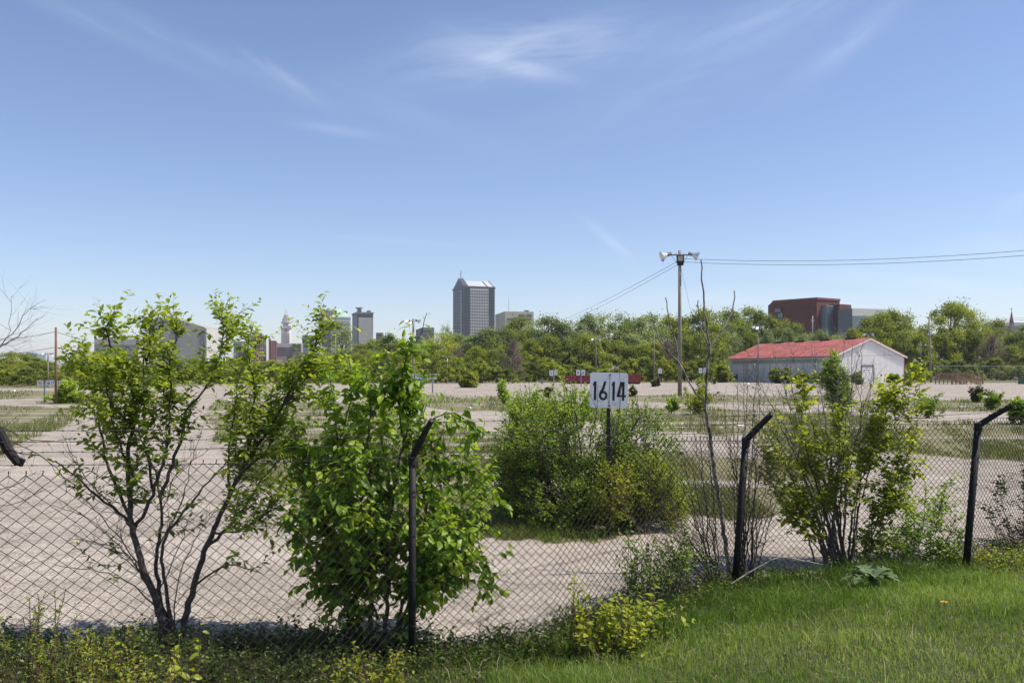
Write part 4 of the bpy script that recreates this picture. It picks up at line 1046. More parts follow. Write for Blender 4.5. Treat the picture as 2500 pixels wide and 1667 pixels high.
# --- low grey office with banded windows
D = 1150.; t, bo_, o, u, n, W_, dp, zt, k = block('office_block', 'low wide grey office block with dark window bands below the cream tower', 'building', 676, 732, 838, D, 8, 40, MT['conc_lt'])
for i in range(5):
    b = Buf(); b.box((*(o + u * W_ * .5 + n * .2), zpx(849 + i * 4.6, D)), (W_ * .98, .8, 1.25), rz=math.atan2(u[1], u[0])); b.build('window_band', MT['glass_dark'], bo_)
b = Buf(); b.prism(quad_plan(o + u * W_ * .70 + n * 5, u, W_ * .38, 22), -1, zpx(838.5, D)); w2 = b.build('wing', MT['beige_dk'], t)
for i in range(4):
    b = Buf(); b.box((*(o + u * W_ * .89 + n * 5.2), zpx(842 + i * 4.6, D)), (W_ * .36, .8, 1.25), rz=math.atan2(u[1], u[0])); b.build('window_band', MT['glass_dark'], w2)
t, bo_, o, u, n, W_, dp, zt, k = block('office_block', 'blue grey glass block behind the branches left of the green roofed tower', 'building', 738, 765, 818, 1300., 8, 30, MT['steel_bl'])
for i in range(3):
    b = Buf(); b.box((*(o + u * W_ * .5 + n * .2), zt - 4 - i * 5), (W_ * .96, .8, 2.2), rz=math.atan2(u[1], u[0])); b.build('window_band', MT['curtain'], bo_)
# --- brick apartment slab
D = 1100.; t, bo_, o, u, n, W_, dp, zt, k = block('apartment_block', 'plain red brick apartment slab left of the cream tower', 'building', 649, 674, 831.5, D, 14, 25, MT['brick_far'], 660 - 4)
b = Buf(); b.prism(quad_plan(o - u * .2 + n * .1, u, W_ * .30, 9), zt, zpx(827, D)); b.build('roof_box', MT['brick_far'], t)
face_grid(bo_, 'window_column', o, u, zpx(880, D), zpx(835, D), W_ * .55, 2, 9, .35, .4, MT['win_lt'], .15, W_ * .3)
# --- brown tower with a pyramid roof
D = 1250.; t, bo_, o, u, n, W_, dp, zt, k = block('apartment_tower', 'stepped brick tower with a dark pyramid roof and finial', 'tower', 611, 650, 823, D, 20, 30, MT['brick_far'], 622)
face_grid(bo_, 'window_column', o, u, zpx(878, D), zpx(826, D), W_ * .94, 5, 11, .42, .42, MT['win_lt'], .2, W_ * .03)
for (a, c, y) in ((.0, .84, 817), (.04, .66, 812)):
    b = Buf(); b.prism(quad_plan(o + u * W_ * a - n * 3, u, W_ * (c - a), dp - 6), zt, zpx(y, D)); st_ = b.build('setback', MT['brick_far'], t)
    b = Buf(); b.prism(quad_plan(o + u * W_ * a - n * 2.5, u, W_ * (c - a), dp - 7), zpx(y + 3.2, D), zpx(y + 2.2, D)); b.build('stone_band', MT['conc_lt'], st_)
q = o + u * W_ * .33 - n * dp * .45; b = Buf(); rr = W_ * .34
pp = [q + (u * sx + n * sy) * rr for sx, sy in ((-1, 1), (1, 1), (1, -1), (-1, -1))]
b.add([(*p, zpx(812, D)) for p in pp] + [(*q, zpx(799, D))], [(0, 1, 4), (1, 2, 4), (2, 3, 4), (3, 0, 4)]); b.build('pyramid_roof', MT['granite'], t)
b = Buf(); b.tube(np.array([(*q, zpx(801, D)), (*q, zpx(796.5, D))]), [1.6, 1.2], 6, cap=True); b.build('finial', MT['granite'], t)
b = Buf(); q = o - u * 4 - n * 6; b.tube(np.array([(*q, zpx(860, D)), (*q, zpx(781, D))]), .3, 4); b.build('mast', MT['galv_dark'], t)
t, bo_, o, u, n, W_, dp, zt, k = block('office_block', 'slim pale blue block at the left end of the brick towers', 'building', 570, 580, 830, 1350., 10, 25, MT['steel_bl'])
b = Buf(); b.prism(quad_plan(o + u * W_ - n * 2, u, W_ * 2.2, 20), -1, zpx(833, 1350.)); w2 = b.build('wing', MT['brown_con'], t)
for i in range(5):
    b = Buf(); b.box((*(o + u * W_ * 2.1 - n * 1.8), zpx(838 + i * 5, 1350.)), (W_ * 2, .8, 1.2), rz=math.atan2(u[1], u[0])); b.build('window_band', MT['conc_lt'], w2)
# --- big pale windowless block with a curved roof line
D = 850.; k = D / FOC
pts_top = [(363, 778), (395, 778), (420, 780), (445, 784), (470, 790), (495, 798)]
t = thing('pale_building', 'big pale nearly windowless building with a roof line curving down to the right', 'building', (*((363 - 1250) * k, D), 0))
b = Buf(); n_ = len(pts_top); fr = [((x - 1250) * k, D + (x - 363) * k * .10, zpx(y, D)) for x, y in pts_top]
V = [(x, y, -1) for x, y, z in fr] + fr + [(x + 1, y + 40, -1) for x, y, z in fr] + [(x + 1, y + 40, z) for x, y, z in fr]
F = []
for i in range(n_ - 1):
    F += [(i, i + 1, n_ + i + 1, n_ + i), (2 * n_ + i + 1, 2 * n_ + i, 3 * n_ + i, 3 * n_ + i + 1), (n_ + i, n_ + i + 1, 3 * n_ + i + 1, 3 * n_ + i)]
F += [(0, n_, 3 * n_, 2 * n_), (n_ - 1, 3 * n_ - 1, 4 * n_ - 1, 2 * n_ - 1)]
MT['pale_wall'] = mat('warm_grey_precast', (.36, .335, .31), .85, .06, .05)
b.add(V, F); wl = b.build('wall', MT['pale_wall'], t)
x1_, y1_, z1_ = fr[-1]; b = Buf(); b.prism([(x1_ + .05, y1_ - .5), (x1_ + 2.2, y1_ - 1.), (x1_ + 4, y1_ + 38), (x1_ + .5, y1_ + 38)], -1, z1_ - 1); b.build('end_wall', MT['conc_lt'], t)
for (x, y, w_, h_) in ((369, 795, 8, 8), (425, 814, 13, 17), (425, 836, 12, 12), (423, 868, 14, 12)):
    b = Buf(); b.box(((x - 1250) * k, D + (x - 363) * k * .10 - .1, zpx(y, D)), (w_ * k, .8, h_ * k), rz=.1); b.build('window', MT['steel_bl'], wl)
for x in (366, 371, 485, 491):
    for r in range(12):
        yy_ = 812 + r * 5
        b = Buf(); b.box(((x - 1250) * k, D + (x - 363) * k * .10 - .05, zpx(yy_, D)), (1.5 * k, .7, 1.8 * k), rz=.1); b.build('small_window', MT['brown_con'], wl)
# --- striped beige block, far left block, low roof
D = 1000.; t, bo_, o, u, n, W_, dp, zt, k = block('office_block', 'beige striped office block left of the big pale building', 'building', 230, 338, 827, D, 6, 40, MT['beige'])
for i in range(5):
    b = Buf(); b.box((*(o + u * W_ * .5 + n * .2), zt - 8 - i * 6.), (W_ * .98, .8, 2.2), rz=math.atan2(u[1], u[0])); b.build('window_band', MT['steel_bl'], bo_)
D = 1400.; t, bo_, o, u, n, W_, dp, zt, k = block('office_block', 'blue grey flat block over the trees at the far left', 'building', 50, 90, 864, D, 4, 30, MT['steel_bl'])
b = Buf(); b.prism(quad_plan(o + u * W_ * .25 - n * 4, u, W_ * .45, 15), zt, zpx(860, D)); b.build('roof_box', MT['steel_bl'], t)
b = Buf(); b.box((*(o + u * W_ * .5 + n * .2), zt - 3.6), (W_ * .98, .8, 1.6), rz=math.atan2(u[1], u[0])); b.build('window_band', MT['glass_dark'], bo_)
D = 600.; t, bo_, o, u, n, W_, dp, zt, k = block('warehouse', 'low building with a pale green roof behind the left shrub', 'building', 505, 560, 882, D, 4, 20, MT['conc_lt'])
hip(t, o, u, n, -1, W_ + 1, -1, dp + 1, zt, zpx(873, D), 6, 'roof', MT['verdigris'])

# --- big brick building on the right
D = 520.; k = D / FOC
t = thing('brick_building', 'massive dark red brick building with chamfered corners above the shed', 'building', P(1994, 905, D) * (1, 1, 0))
cornr = np.array(((1994 - 1250) * k, D)); ua = np.array((math.cos(RAD(32)), math.sin(RAD(32)))); na = np.array((ua[1], -ua[0]))
def solve(o, dir_, px, s=30.):
    # length along dir_ from o that lands on picture column px
    for it in range(200):
        q = o + dir_ * s; s += (px - (1250 + q[0] / q[1] * FOC)) * k * (.5 if dir_[0] > 0 else -.5)
    return s
wR = solve(cornr, ua, 2050); vl = -na; vl = np.array((-math.cos(RAD(50)), math.sin(RAD(50)))); wL = solve(cornr, vl, 1886)
a = cornr; b1 = cornr + ua * wR; c1 = cornr + vl * wL; back = cornr + ua * wR + vl * wL
zc, zl = zpx(727.5, D), zpx(727.5, D)
poly = [a, b1, back, c1]
b = Buf(); b.prism(poly, -1, zl); wl = b.build('wall', MT['brick'], t)
b = Buf(); b.prism([a - na * -.35 - ua * .3 + vl * -.2, b1 - na * -.35 + ua * .3, back + ua * .3 + vl * .3, c1 + vl * .3 + na * .3], zl - 1.0, zl + .4); b.build('parapet', MT['brick_far'], t)
# left chamfer piece
q0 = c1; q1 = c1 + vl * 2.2 + np.array((0, 3.))
b = Buf(); b.prism([q0 + np.array((.1, .1)), q0 + ua * 20, q1 + ua * 20, q1], -1, [zl - .1, zl - .1, zl - 2.5, zl - 2.5]); b.build('chamfer', MT['brick'], t)
b = Buf(); pm = cornr + vl * wL * .86; b.box((*(pm - np.array((.6, .6))), zpx(752, D)), (wL * .13, .8, 9 * k), rz=math.atan2(-vl[1], -vl[0])); b.build('panel', MT['steel_bl'], wl)
b = Buf(); pm = cornr + vl * wL * .80; b.box((*(pm - np.array((.6, .6))), zpx(766, D)), (wL * .10, .8, 11 * k), rz=math.atan2(-vl[1], -vl[0])); b.build('window', MT['curtain'], wl)
# recess under an overhang on the left face, stair towers on the right
pm = cornr + vl * wL * .14
b = Buf(); b.box((*(pm - np.array((.25, .25))), zpx(757.2, D)), (wL * .22, 1.1, .8), rz=math.atan2(-vl[1], -vl[0])); b.build('lintel', MT['brick_far'], wl)
f1 = cornr + ua * wR * .20 + na * 4
b = Buf(); b.prism(quad_plan(f1, ua, wR * .36, 6), -1, zpx(745, D)); gs = b.build('glass_stair', MT['curtain'], t)
for i in range(9):
    b = Buf(); b.box((*(f1 + ua * wR * .18 + na * .1), zpx(749 + i * 6, D)), (wR * .36, .6, .3), rz=math.atan2(ua[1], ua[0])); b.build('mullion', MT['galv_dark'], gs)
f2 = cornr + ua * wR * .50 + na * 8
b = Buf(); b.prism(quad_plan(f2, ua, wR * .52, 12), -1, zpx(742.5, D)); b.build('brick_pier', MT['brick'], t)
b = Buf(); b.box((*(cornr + ua * wR * .78 + na * .2), zpx(741, D)), (wR * .25, .8, 1.2), rz=math.atan2(ua[1], ua[0])); b.build('vent_slot', MT['glass_dark'], wl)
# --- grey and glass building beside it
D = 500.; t, bo_, o, u, n, W_, dp, zt, k = block('glass_building', 'low grey and blue green glass building beside the big brick building', 'building', 2046, 2172, 752.5, D, 20, 30, MT['galv_dark'], 2080)
b = Buf(); b.prism(quad_plan(o + n * .3, u, W_ + .2, .6), -1, zpx(770, D)); gl = b.build('glass_wall', MT['curtain'], t)
b = Buf(); b.prism(quad_plan(o + n * .3, u, W_ + .2, .6), zpx(770, D), zt); b.build('upper_wall', MT['granite_lt'], t)
for i in range(11):
    b = Buf(); b.box((*(o + u * W_ * .5 + n * .4), zpx(772 + i * 4, D)), (W_, .5, .22), rz=math.atan2(u[1], u[0])); b.build('mullion', MT['galv'], gl)
# --- church
D = 700.; k = D / FOC; x0 = (2435 - 1250) * k
t = thing('church', 'dark church roof with a slim spire and a small pyramid turret at the right edge', 'church', (x0, D, 0))
b = Buf(); b.box((x0 + 20, D + 8, zpx(795, D) / 2), (50, 12, zpx(795, D))); b.build('wall', MT['beige_dk'], t)
b = Buf(); zz = zpx(795, D); b.add([(x0 - 5, D + 2, zz), (x0 + 46, D + 2, zz), (x0 + 46, D + 14, zz), (x0 - 5, D + 14, zz), (x0 - 5, D + 8, zz + 3), (x0 + 46, D + 8, zz + 3)], [(0, 1, 5, 4), (2, 3, 4, 5), (3, 0, 4), (1, 2, 5), (3, 2, 1, 0)]); b.build('roof', MT['granite'], t)
def spire(px0, px1, ybase, ytop, nm, body=8.):
    xm = ((px0 + px1) / 2 - 1250) * k; r = (px1 - px0) / 2 * k; zb = zpx(ybase, D)
    b = Buf(); b.prism([(xm - r, D - r), (xm + r, D - r), (xm + r, D + r), (xm - r, D + r)], -1, zb); tw_ = b.build('tower', MT['beige_dk'], t)
    b = Buf(); r2 = r * 1.1; b.add([(xm - r2, D - r2, zb), (xm + r2, D - r2, zb), (xm + r2, D + r2, zb), (xm - r2, D + r2, zb), (xm, D, zpx(ytop, D))], [(0, 1, 4), (1, 2, 4), (2, 3, 4), (3, 0, 4), (3, 2, 1, 0)]); b.build(nm, MT['brick_far'] if nm == 'spire' else MT['granite'], tw_)
    return xm
xm = spire(2466, 2473, 789, 757, 'spire'); b = Buf(); zz = zpx(757, D); b.box((xm, D, zz + .6), (.3, .3, 2.4)); b.box((xm, D, zz + 1.), (1.3, .3, .3)); b.build('cross', MT['galv_dark'], t)
spire(2429, 2443, 794, 783, 'turret_roof')
b = Buf(); b.tube(np.array([((2424 - 1250) * k, D, 20), ((2424 - 1250) * k, D, zpx(786, D))]), .2, 4); b.build('pole', MT['galv_dark'], t)

# ------------------------------------------------------------------ red roofed shed
nc = np.array((63.2, 168.)); fc = np.array((52.9, 208.)); rc = np.array((63.2 + 17.3, 175.2))
t = thing('metal_shed', 'white metal shed with a red gabled roof at the right side of the lot', 'shed', (*nc, 0))
bc = fc + (rc - nc); zw = EYE + 36.5 / FOC * 168; zrg = EYE + 80 / FOC * 169
ul = (fc - nc) / np.linalg.norm(fc - nc); uf = (rc - nc) / np.linalg.norm(rc - nc); LL = np.linalg.norm(fc - nc); WW = np.linalg.norm(rc - nc)
oh_ = .45
def S(a, b_, z): q = nc + ul * a + uf * b_; return (q[0], q[1], z)
b = Buf(); b.add([S(0, 0, -.1), S(LL, 0, -.1), S(LL, 0, zw), S(0, 0, zw)], [(0, 1, 2, 3)]); 
b.add([S(LL, 0, -.1), S(LL, WW, -.1), S(LL, WW, zw), S(LL, WW / 2, zrg), S(LL, 0, zw)], [(0, 1, 2, 3, 4)]); b.add([S(0, WW, -.1), S(LL, WW, -.1), S(LL, WW, zw), S(0, WW, zw)], [(0, 1, 2, 3)])
b.build('side_wall', MT['shaded_wall'], t)  # greyer than the gable: shade is painted into this siding
b = Buf()
for i in range(21): b.box(np.array(S(LL * (i + .5) / 21, -.04, zw / 2 - .2)), (.12, .05, zw - .5), rz=math.atan2(ul[1], ul[0]))
b.build('wall_ribs', MT['shaded_wall'], t)
b = Buf(); b.tube(np.array([S(-.2, -oh_ - .1, zw - .3), S(LL + .2, -oh_ - .1, zw - .34)]), .09, 6); b.tube(np.array([S(.3, -.12, zw - .4), S(.3, -.12, .1)]), .06, 6); b.build('gutter', MT['galv'], t)
b = Buf(); b.add([S(0, 0, -.1), S(0, WW, -.1), S(0, WW, zw), S(0, WW / 2, zrg), S(0, 0, zw)], [(0, 1, 2, 3, 4)])
for i in range(58):
    c = WW * (i + .5) / 58; zt_ = zw + (zrg - zw) * (1 - abs(c - WW / 2) / (WW / 2)) - .08
    b.box(np.array(S(-.03, c, zt_ / 2)), (.05, .06, zt_), rz=math.atan2(uf[1], uf[0]))
b.build('gable_wall', MT['white_wall'], t)
b = Buf(); b.box(np.array(S(LL * .52, -.05, zw - .75)), (LL * .88, .06, 1.15), rz=math.atan2(ul[1], ul[0])); b.build('light_strip', MT['frp'], t)
oh = .45
def roofside(c0_, name):
    b = Buf(); sgn = -1 if c0_ == 0 else 1
    e0 = c0_ + sgn * oh; ze_ = zw - (zrg - zw) / (WW / 2) * oh
    P4 = [S(-oh, e0, ze_ + .02), S(LL + oh, e0, ze_ + .02), S(LL + oh, WW / 2, zrg + .02), S(-oh, WW / 2, zrg + .02)]
    if sgn > 0: P4 = P4[::-1]
    b.slab(P4, .12, (0, 0, 1))
    # standing seams
    for i in range(46):
        a = -oh + (LL + 2 * oh) * i / 45
        p0 = np.array(S(a, e0, ze_ + .17)); p1 = np.array(S(a, WW / 2, zrg + .17)); b.tube(np.array([p0, p1]), .035, 4)
    return b.build('roof', MT['red_roof'], t)
roofside(0, 'roof'); roofside(WW, 'roof')
for s_, e in ((0, -oh), (1, WW + oh)):
    b = Buf(); ze_ = zw - (zrg - zw) / (WW / 2) * oh
    b.slab([S(-oh - .03, e, ze_ - .22), S(-oh - .03, WW / 2, zrg - .22), S(-oh - .03, WW / 2, zrg + .02), S(-oh - .03, e, ze_ + .02)], .03, (0, -1, 0)); b.build('rake_trim', MT['white_wall'], t)
b = Buf(); b.box(np.array(S(LL / 2, -oh, zw - .35)), (LL + 2 * oh, .05, .28), rz=math.atan2(ul[1], ul[0])); b.build('eave_trim', MT['white_wall'], t)
b = Buf(); b.box(np.array(S(-.1, WW + .02, zw / 2)), (.14, .14, zw)); b.build('corner_trim', MT['red_roof'], t)
for a in (.14, .35, .58, .80):
    b = Buf(); b.box(np.array(S(LL * (a), WW / 2, zrg + .26)), (3.6, .5, .28), rz=math.atan2(ul[1], ul[0])); b.build('ridge_vent', MT['black_paint'], t)
b = Buf(); b.box(np.array(S(-.05, WW * .47, 1.75)), (2.9, .1, 3.5), rz=math.atan2(uf[1], uf[0]))
dr = b.build('roller_door', MT['white_wall'], t)
b = Buf()
for i in range(9): b.box(np.array(S(-.12, WW * .47, .2 + i * .38)), (2.8, .04, .05), rz=math.atan2(uf[1], uf[0]))
b.build('door_ribs', MT['galv'], dr)
b = Buf(); b.box(np.array(S(-.1, WW * .47, 3.6)), (3.2, .16, .3), rz=math.atan2(uf[1], uf[0])); b.box(np.array(S(-.1, WW * .47 - 1.55, 1.75)), (.14, .16, 3.5)); b.box(np.array(S(-.1, WW * .47 + 1.55, 1.75)), (.14, .16, 3.5)); b.build('door_frame', MT['galv_dark'], t)
b = Buf(); b.box(np.array(S(LL * .93, -.05, 1.2)), (2.2, .1, 1.2), rz=math.atan2(ul[1], ul[0])); b.build('opening', MT['black_paint'], t)
b = Buf(); b.box(np.array(S(-.1, .6, 3.4)), (.3, .2, .4)); b.build('wall_lamp', MT['black_paint'], t)

# ------------------------------------------------------------------ dumpsters, bins, steps, far fence
def dumpster(px0, px1, yt, yb, m, label, openend=False):
    d = EYE * FOC / (yb - HOR); k = d / FOC; x0, x1 = (px0 - 1250) * k, (px1 - 1250) * k; h = (yb - yt) * k; xm = (x0 + x1) / 2
    t = thing('dumpster', label, 'dumpster', (xm, d, 0)); W = x1 - x0
    b = Buf(); b.box((xm, d, .35 + (h - .35) / 2), (W, 2.3, h - .35)) ; b.build('body', m, t)
    n = max(3, int(W / .6)); b = Buf()
    for i in range(n + 1):
        b.box((x0 + W * i / n, d - 1.2, .35 + (h - .35) / 2), (.12, .12, h - .4))
    if openend:
        b = Buf()
        for i in range(5): b.box((xm, d - 1.2, .5 + i * (h - .6) / 4), (W, .12, .12))
        for s_ in (x0, x1): b.box((s_, d - 1.22, .35 + (h - .35) / 2), (.14, .14, h - .4))
    b.build('ribs', m, t)
    b = Buf(); b.box((xm, d - 1.17, h), (W + .1, .14, .14)); b.box((xm, d + 1.17, h), (W + .1, .14, .14)); b.build('rim', m, t)
    b = Buf(); b.box((xm, d - .7, .2), (W, .2, .3)); b.box((xm, d + .7, .2), (W, .2, .3)); b.build('skid', MT['black_paint'], t)
    for s_ in (x0 + .4, x1 - .4):
        b = Buf(); b.tube(np.array([(s_, d - 1., .18), (s_, d - .8, .18)]), .18, 10, cap=True); b.build('wheel', MT['black_paint'], t)
dumpster(1378, 1441, 917.5, 936.8, MT['maroon'], 'long maroon roll off dumpster behind the plate 8 and 6 sign')
dumpster(1520, 1561.5, 914, 937.4, MT['rust_red'], 'rust red ribbed dumpster showing right of the 1614 sign', True)
def bin_(x, yt, yb, wpx, m, name, label, lid=True, tilt=0.):
    d = EYE * FOC / (yb - HOR); k = d / FOC; X0 = (x - 1250) * k; h = (yb - yt) * k; w_ = wpx * k
    t = thing(name, label, 'bin', (X0, d, 0))
    b = Buf(); V = [(sx * w_ * .42 * s, sy * w_ * .42 * s, z) for z, s in ((.02, .85), (h * .88, 1.05)) for sx, sy in ((-1, -1), (1, -1), (1, 1), (-1, 1))]
    b.add(np.array(V) + (X0, d, 0), [(3, 2, 1, 0), (4, 5, 6, 7), (0, 1, 5, 4), (1, 2, 6, 5), (2, 3, 7, 6), (3, 0, 4, 7)]); b.build('body', m, t)
    b = Buf(); b.box((X0, d, h * .93), (w_ * .96, w_ * .96, h * .07)); b.box((X0, d - w_ * .5, h * .86), (w_ * .7, .05, .05)); b.build('lid', m, t)
    for s_ in (-1, 1):
        b = Buf(); b.tube(np.array([(X0 + s_ * w_ * .40, d + w_ * .36, .10), (X0 + s_ * w_ * .48, d + w_ * .36, .10)]), .1, 8, cap=True); b.build('wheel', MT['black_paint'], t)
bin_(2118.5, 921, 936, 8, MT['blue_plastic'], 'wheeled_bin', 'bright blue bin in front of the white gable of the shed')
bin_(1744, 925, 937.5, 8, MT['dk_plastic'], 'wheeled_bin', 'small dark bin right of the plate 4 and 2 sign')
bin_(212, 963, 978, 10, MT['dk_plastic'], 'wheeled_bin', 'dark bin behind the left shrub near the leftmost signs')
bin_(2495, 920, 937.5, 15, MT['green_plastic'], 'wheeled_bin', 'green bin at the right edge of the lot')
bin_(1323, 926, 936.5, 7, MT['steel_bl'], 'wheeled_bin', 'small grey blue bin by the trees left of the plate 5 and 3 sign')
d = 168.; k = d / FOC
for x, y0, label in ((2258.5, 913, 'short wooden post left of the leaning pole'), (2389, 912, 'short wooden post just right of the wooden steps'), (2400, 912, 'rightmost short wooden post by the wooden steps'), (1737, 925, 'short yellow brown post beside the small dark bin')):
    X0 = (x - 1250) * k; b = Buf(); zt_ = zpx(y0, d); b.tube(np.array([(X0, d, -.05), (X0, d, zt_ - .08), (X0, d, zt_)]), [.17 if x > 2000 else .08] * 2 + [.1], 8, cap=True); o_ = b.build('wooden_post', MT['wood'], None, smooth=False); tag(o_, label, 'post')
def steps(x0px, lab, wpl=3.1, d=166.):
    k = d / FOC; X0 = (x0px - 1250) * k; zp = 1.05; t = thing('wooden_steps', lab, 'steps', (X0, d, 0), 'wooden steps standing on the lot')
    b = Buf(); b.box((X0 + wpl / 2, d, zp), (wpl, 1.6, .1)); b.box((X0 + wpl / 2, d - .8, zp - .12), (wpl, .06, .25)); b.build('platform', MT['wood'], t)
    for sx in (0, .5, 1):
        for sy in (-.75, .75):
            b = Buf(); b.box((X0 + sx * wpl, d + sy, 1.05), (.13, .13, 2.15)); b.build('leg', MT['wood'], t)
    for sy in (-.75, .75):
        b = Buf(); b.box((X0 + wpl / 2, d + sy, 2.12), (wpl + .2, .13, .1)); b.box((X0 + wpl / 2, d + sy, 1.28), (wpl, .05, .09))
        for i in range(int(wpl / .2)): b.box((X0 + .1 + i * .2, d + sy, 1.7), (.05, .05, .85))
        b.build('railing', MT['wood'], t)
        b = Buf(); e0 = np.array((X0 + wpl, d + sy, 2.05)); e1 = np.array((X0 + wpl + 1.9, d + sy, 1.05)); b.tube(np.array([e0, e1]), .06, 4, cap=True); b.tube(np.array([e0 - (0, 0, 1.), e1 - (0, 0, .9)]), .09, 4, cap=True)
        for i in range(8): q = e0 + (e1 - e0) * i / 8; b.box(q - (0, 0, .45), (.05, .05, .85))
        b.box(e1 - (0, 0, .45), (.12, .12, 1.15)); b.build('stair_railing', MT['wood'], t)
    for i in range(5):
        b = Buf(); b.box((X0 + wpl + .15 + i * .38, d, zp - .2 - i * .2), (.40, 1.5, .07)); b.build('tread', MT['wood'], t)
steps(2289, 'left one of the two wooden steps with railings'); steps(2331, 'right one of the two wooden steps with railings', 2.7, 163.)
b = Buf()
for i, x in enumerate((2250, 2275, 2303, 2330)):
    q = P(x, 936.6, 171.); b.tube(np.array([(q[0] - .9, q[1], .08), (q[0] + .95, q[1] + .1, .08)]), .08, 6, cap=True)
tag(b.build('concrete_curbs', MT['conc_lt'], None), 'row of pale low curbs on the gravel before the wooden steps', 'curb')
t = thing('security_fence', 'pale chain link fence with tall posts behind the wooden steps', 'fence', P(2400, 905, 182.) * (1, 1, 0))
d = 182.; k = d / FOC; xs = [2283, 2291, 2337, 2372, 2392, 2401, 2439, 2480, 2520, 2560]
for x in xs:
    X0 = (x - 1250) * k; b = Buf(); b.tube(np.array([(X0, d, 0), (X0, d, 3.7)]), .045, 6, cap=True); b.tube(np.array([(X0, d, 3.7), (X0 + .3, d - .2, 4.1)]), .035, 5); b.build('post', MT['galv_dark'], t)
b = Buf(); xa, xb_ = (xs[0] - 1250) * k, (xs[-1] - 1250) * k
for z in (.15, 2.0, 3.6): b.tube(np.array([(xa, d, z), (xb_, d, z)]), .022, 4)
b.build('rail', MT['galv_dark'], t)
b = Buf(); xx = xa
while xx < xb_:
    for s_ in (-1, 1): b.tube(np.array([(xx, d + .02 * s_, .1), (xx + 3.5 * s_, d + .02 * s_, 3.6)]), .006, 3)
    xx += .25
b.build('mesh_fabric', MT['galv_dark'], t)

# ------------------------------------------------------------------ small things lying on the lot
def litter(x, y, w, h, m, label, name='litter', seed=1):
    g = G(x, y); k = g[1] / FOC; rg = np.random.default_rng(seed); b = Buf(); n = 9
    ring = [(math.cos(a) * w * k / 2 * rg.uniform(.7, 1.1), math.sin(a) * w * k * .35 * rg.uniform(.7, 1.1)) for a in np.linspace(0, 6.283, n, endpoint=False)]
    V = [(g[0] + a, g[1] + c, .03) for a, c in ring] + [(g[0] + a * .6, g[1] + c * .6, h * k * rg.uniform(.5, 1.1) + .03) for a, c in ring] + [(g[0], g[1], h * k + .02)]
    F = [(i, (i + 1) % n, n + (i + 1) % n, n + i) for i in range(n)] + [(n + i, n + (i + 1) % n, 2 * n) for i in range(n)]
    b.add(V, F); tag(b.build(name, m, None), label, 'litter')
litter(1145, 997, 17, 4, MT['litter_white'], 'white sheet lying on the gravel lane below the lamp pole', seed=2)
litter(2192, 1096, 44, 9, MT['litter_dark'], 'crumpled black and white plastic at the edge of the right grass patch', 'plastic_scrap', seed=3)
litter(1664, 1112, 16, 8, MT['dk_plastic'], 'dark scrap on the gravel right of the big bush', 'scrap', seed=4)
litter(1322, 957, 12, 7, MT['dk_plastic'], 'dark tyre like lump left of the plate 5 and 3 sign', 'scrap', seed=5)
litter(1825, 937.5, 14, 3, MT['litter_white'], 'white scrap on the ground at the left end of the shed', seed=6)
litter(1252, 1013, 20, 2, MT['steel_bl'], 'pale blue scrap on the lane left of the big bush', 'scrap', seed=7)
litter(135, 1026, 9, 2, MT['litter_white'], 'small white scrap in the left grass patch', seed=8)
litter(1190, 1120, 22, 3, MT['litter_white'], 'pale paper in the grass between the broad leaved shrub and the big bush', seed=9)
litter(1808, 1040, 24, 2, MT['litter_white'], 'long pale scrap in the weeds above the leaning fence post', seed=10)
litter(34, 955, 12, 3, MT['litter_white'], 'white scrap on the gravel at the far left', seed=11)
litter(560, 978, 14, 3, MT['litter_white'], 'white scrap on the gravel behind the left shrub', seed=12)
litter(1030, 994, 14, 3, MT['litter_dark'], 'grey scrap on the lane under the plate 7 sign', 'scrap', seed=13)
t = thing('tarp_pile', 'low blue covered pile under the trees beside the plate 7 sign', 'tarp', P(1016, 905, 172.) * (1, 1, 0))
q = P(1016, 932, 172.); b = Buf(); b.tube(np.array([(q[0] - 1.2, q[1], .6), (q[0] - .3, q[1], 1.0), (q[0] + .6, q[1], .9), (q[0] + 1.3, q[1], .45)]), [.35, .7, .65, .25], 8, cap=True); b.build('tarp', MT['blue_plastic'], t, smooth=True)
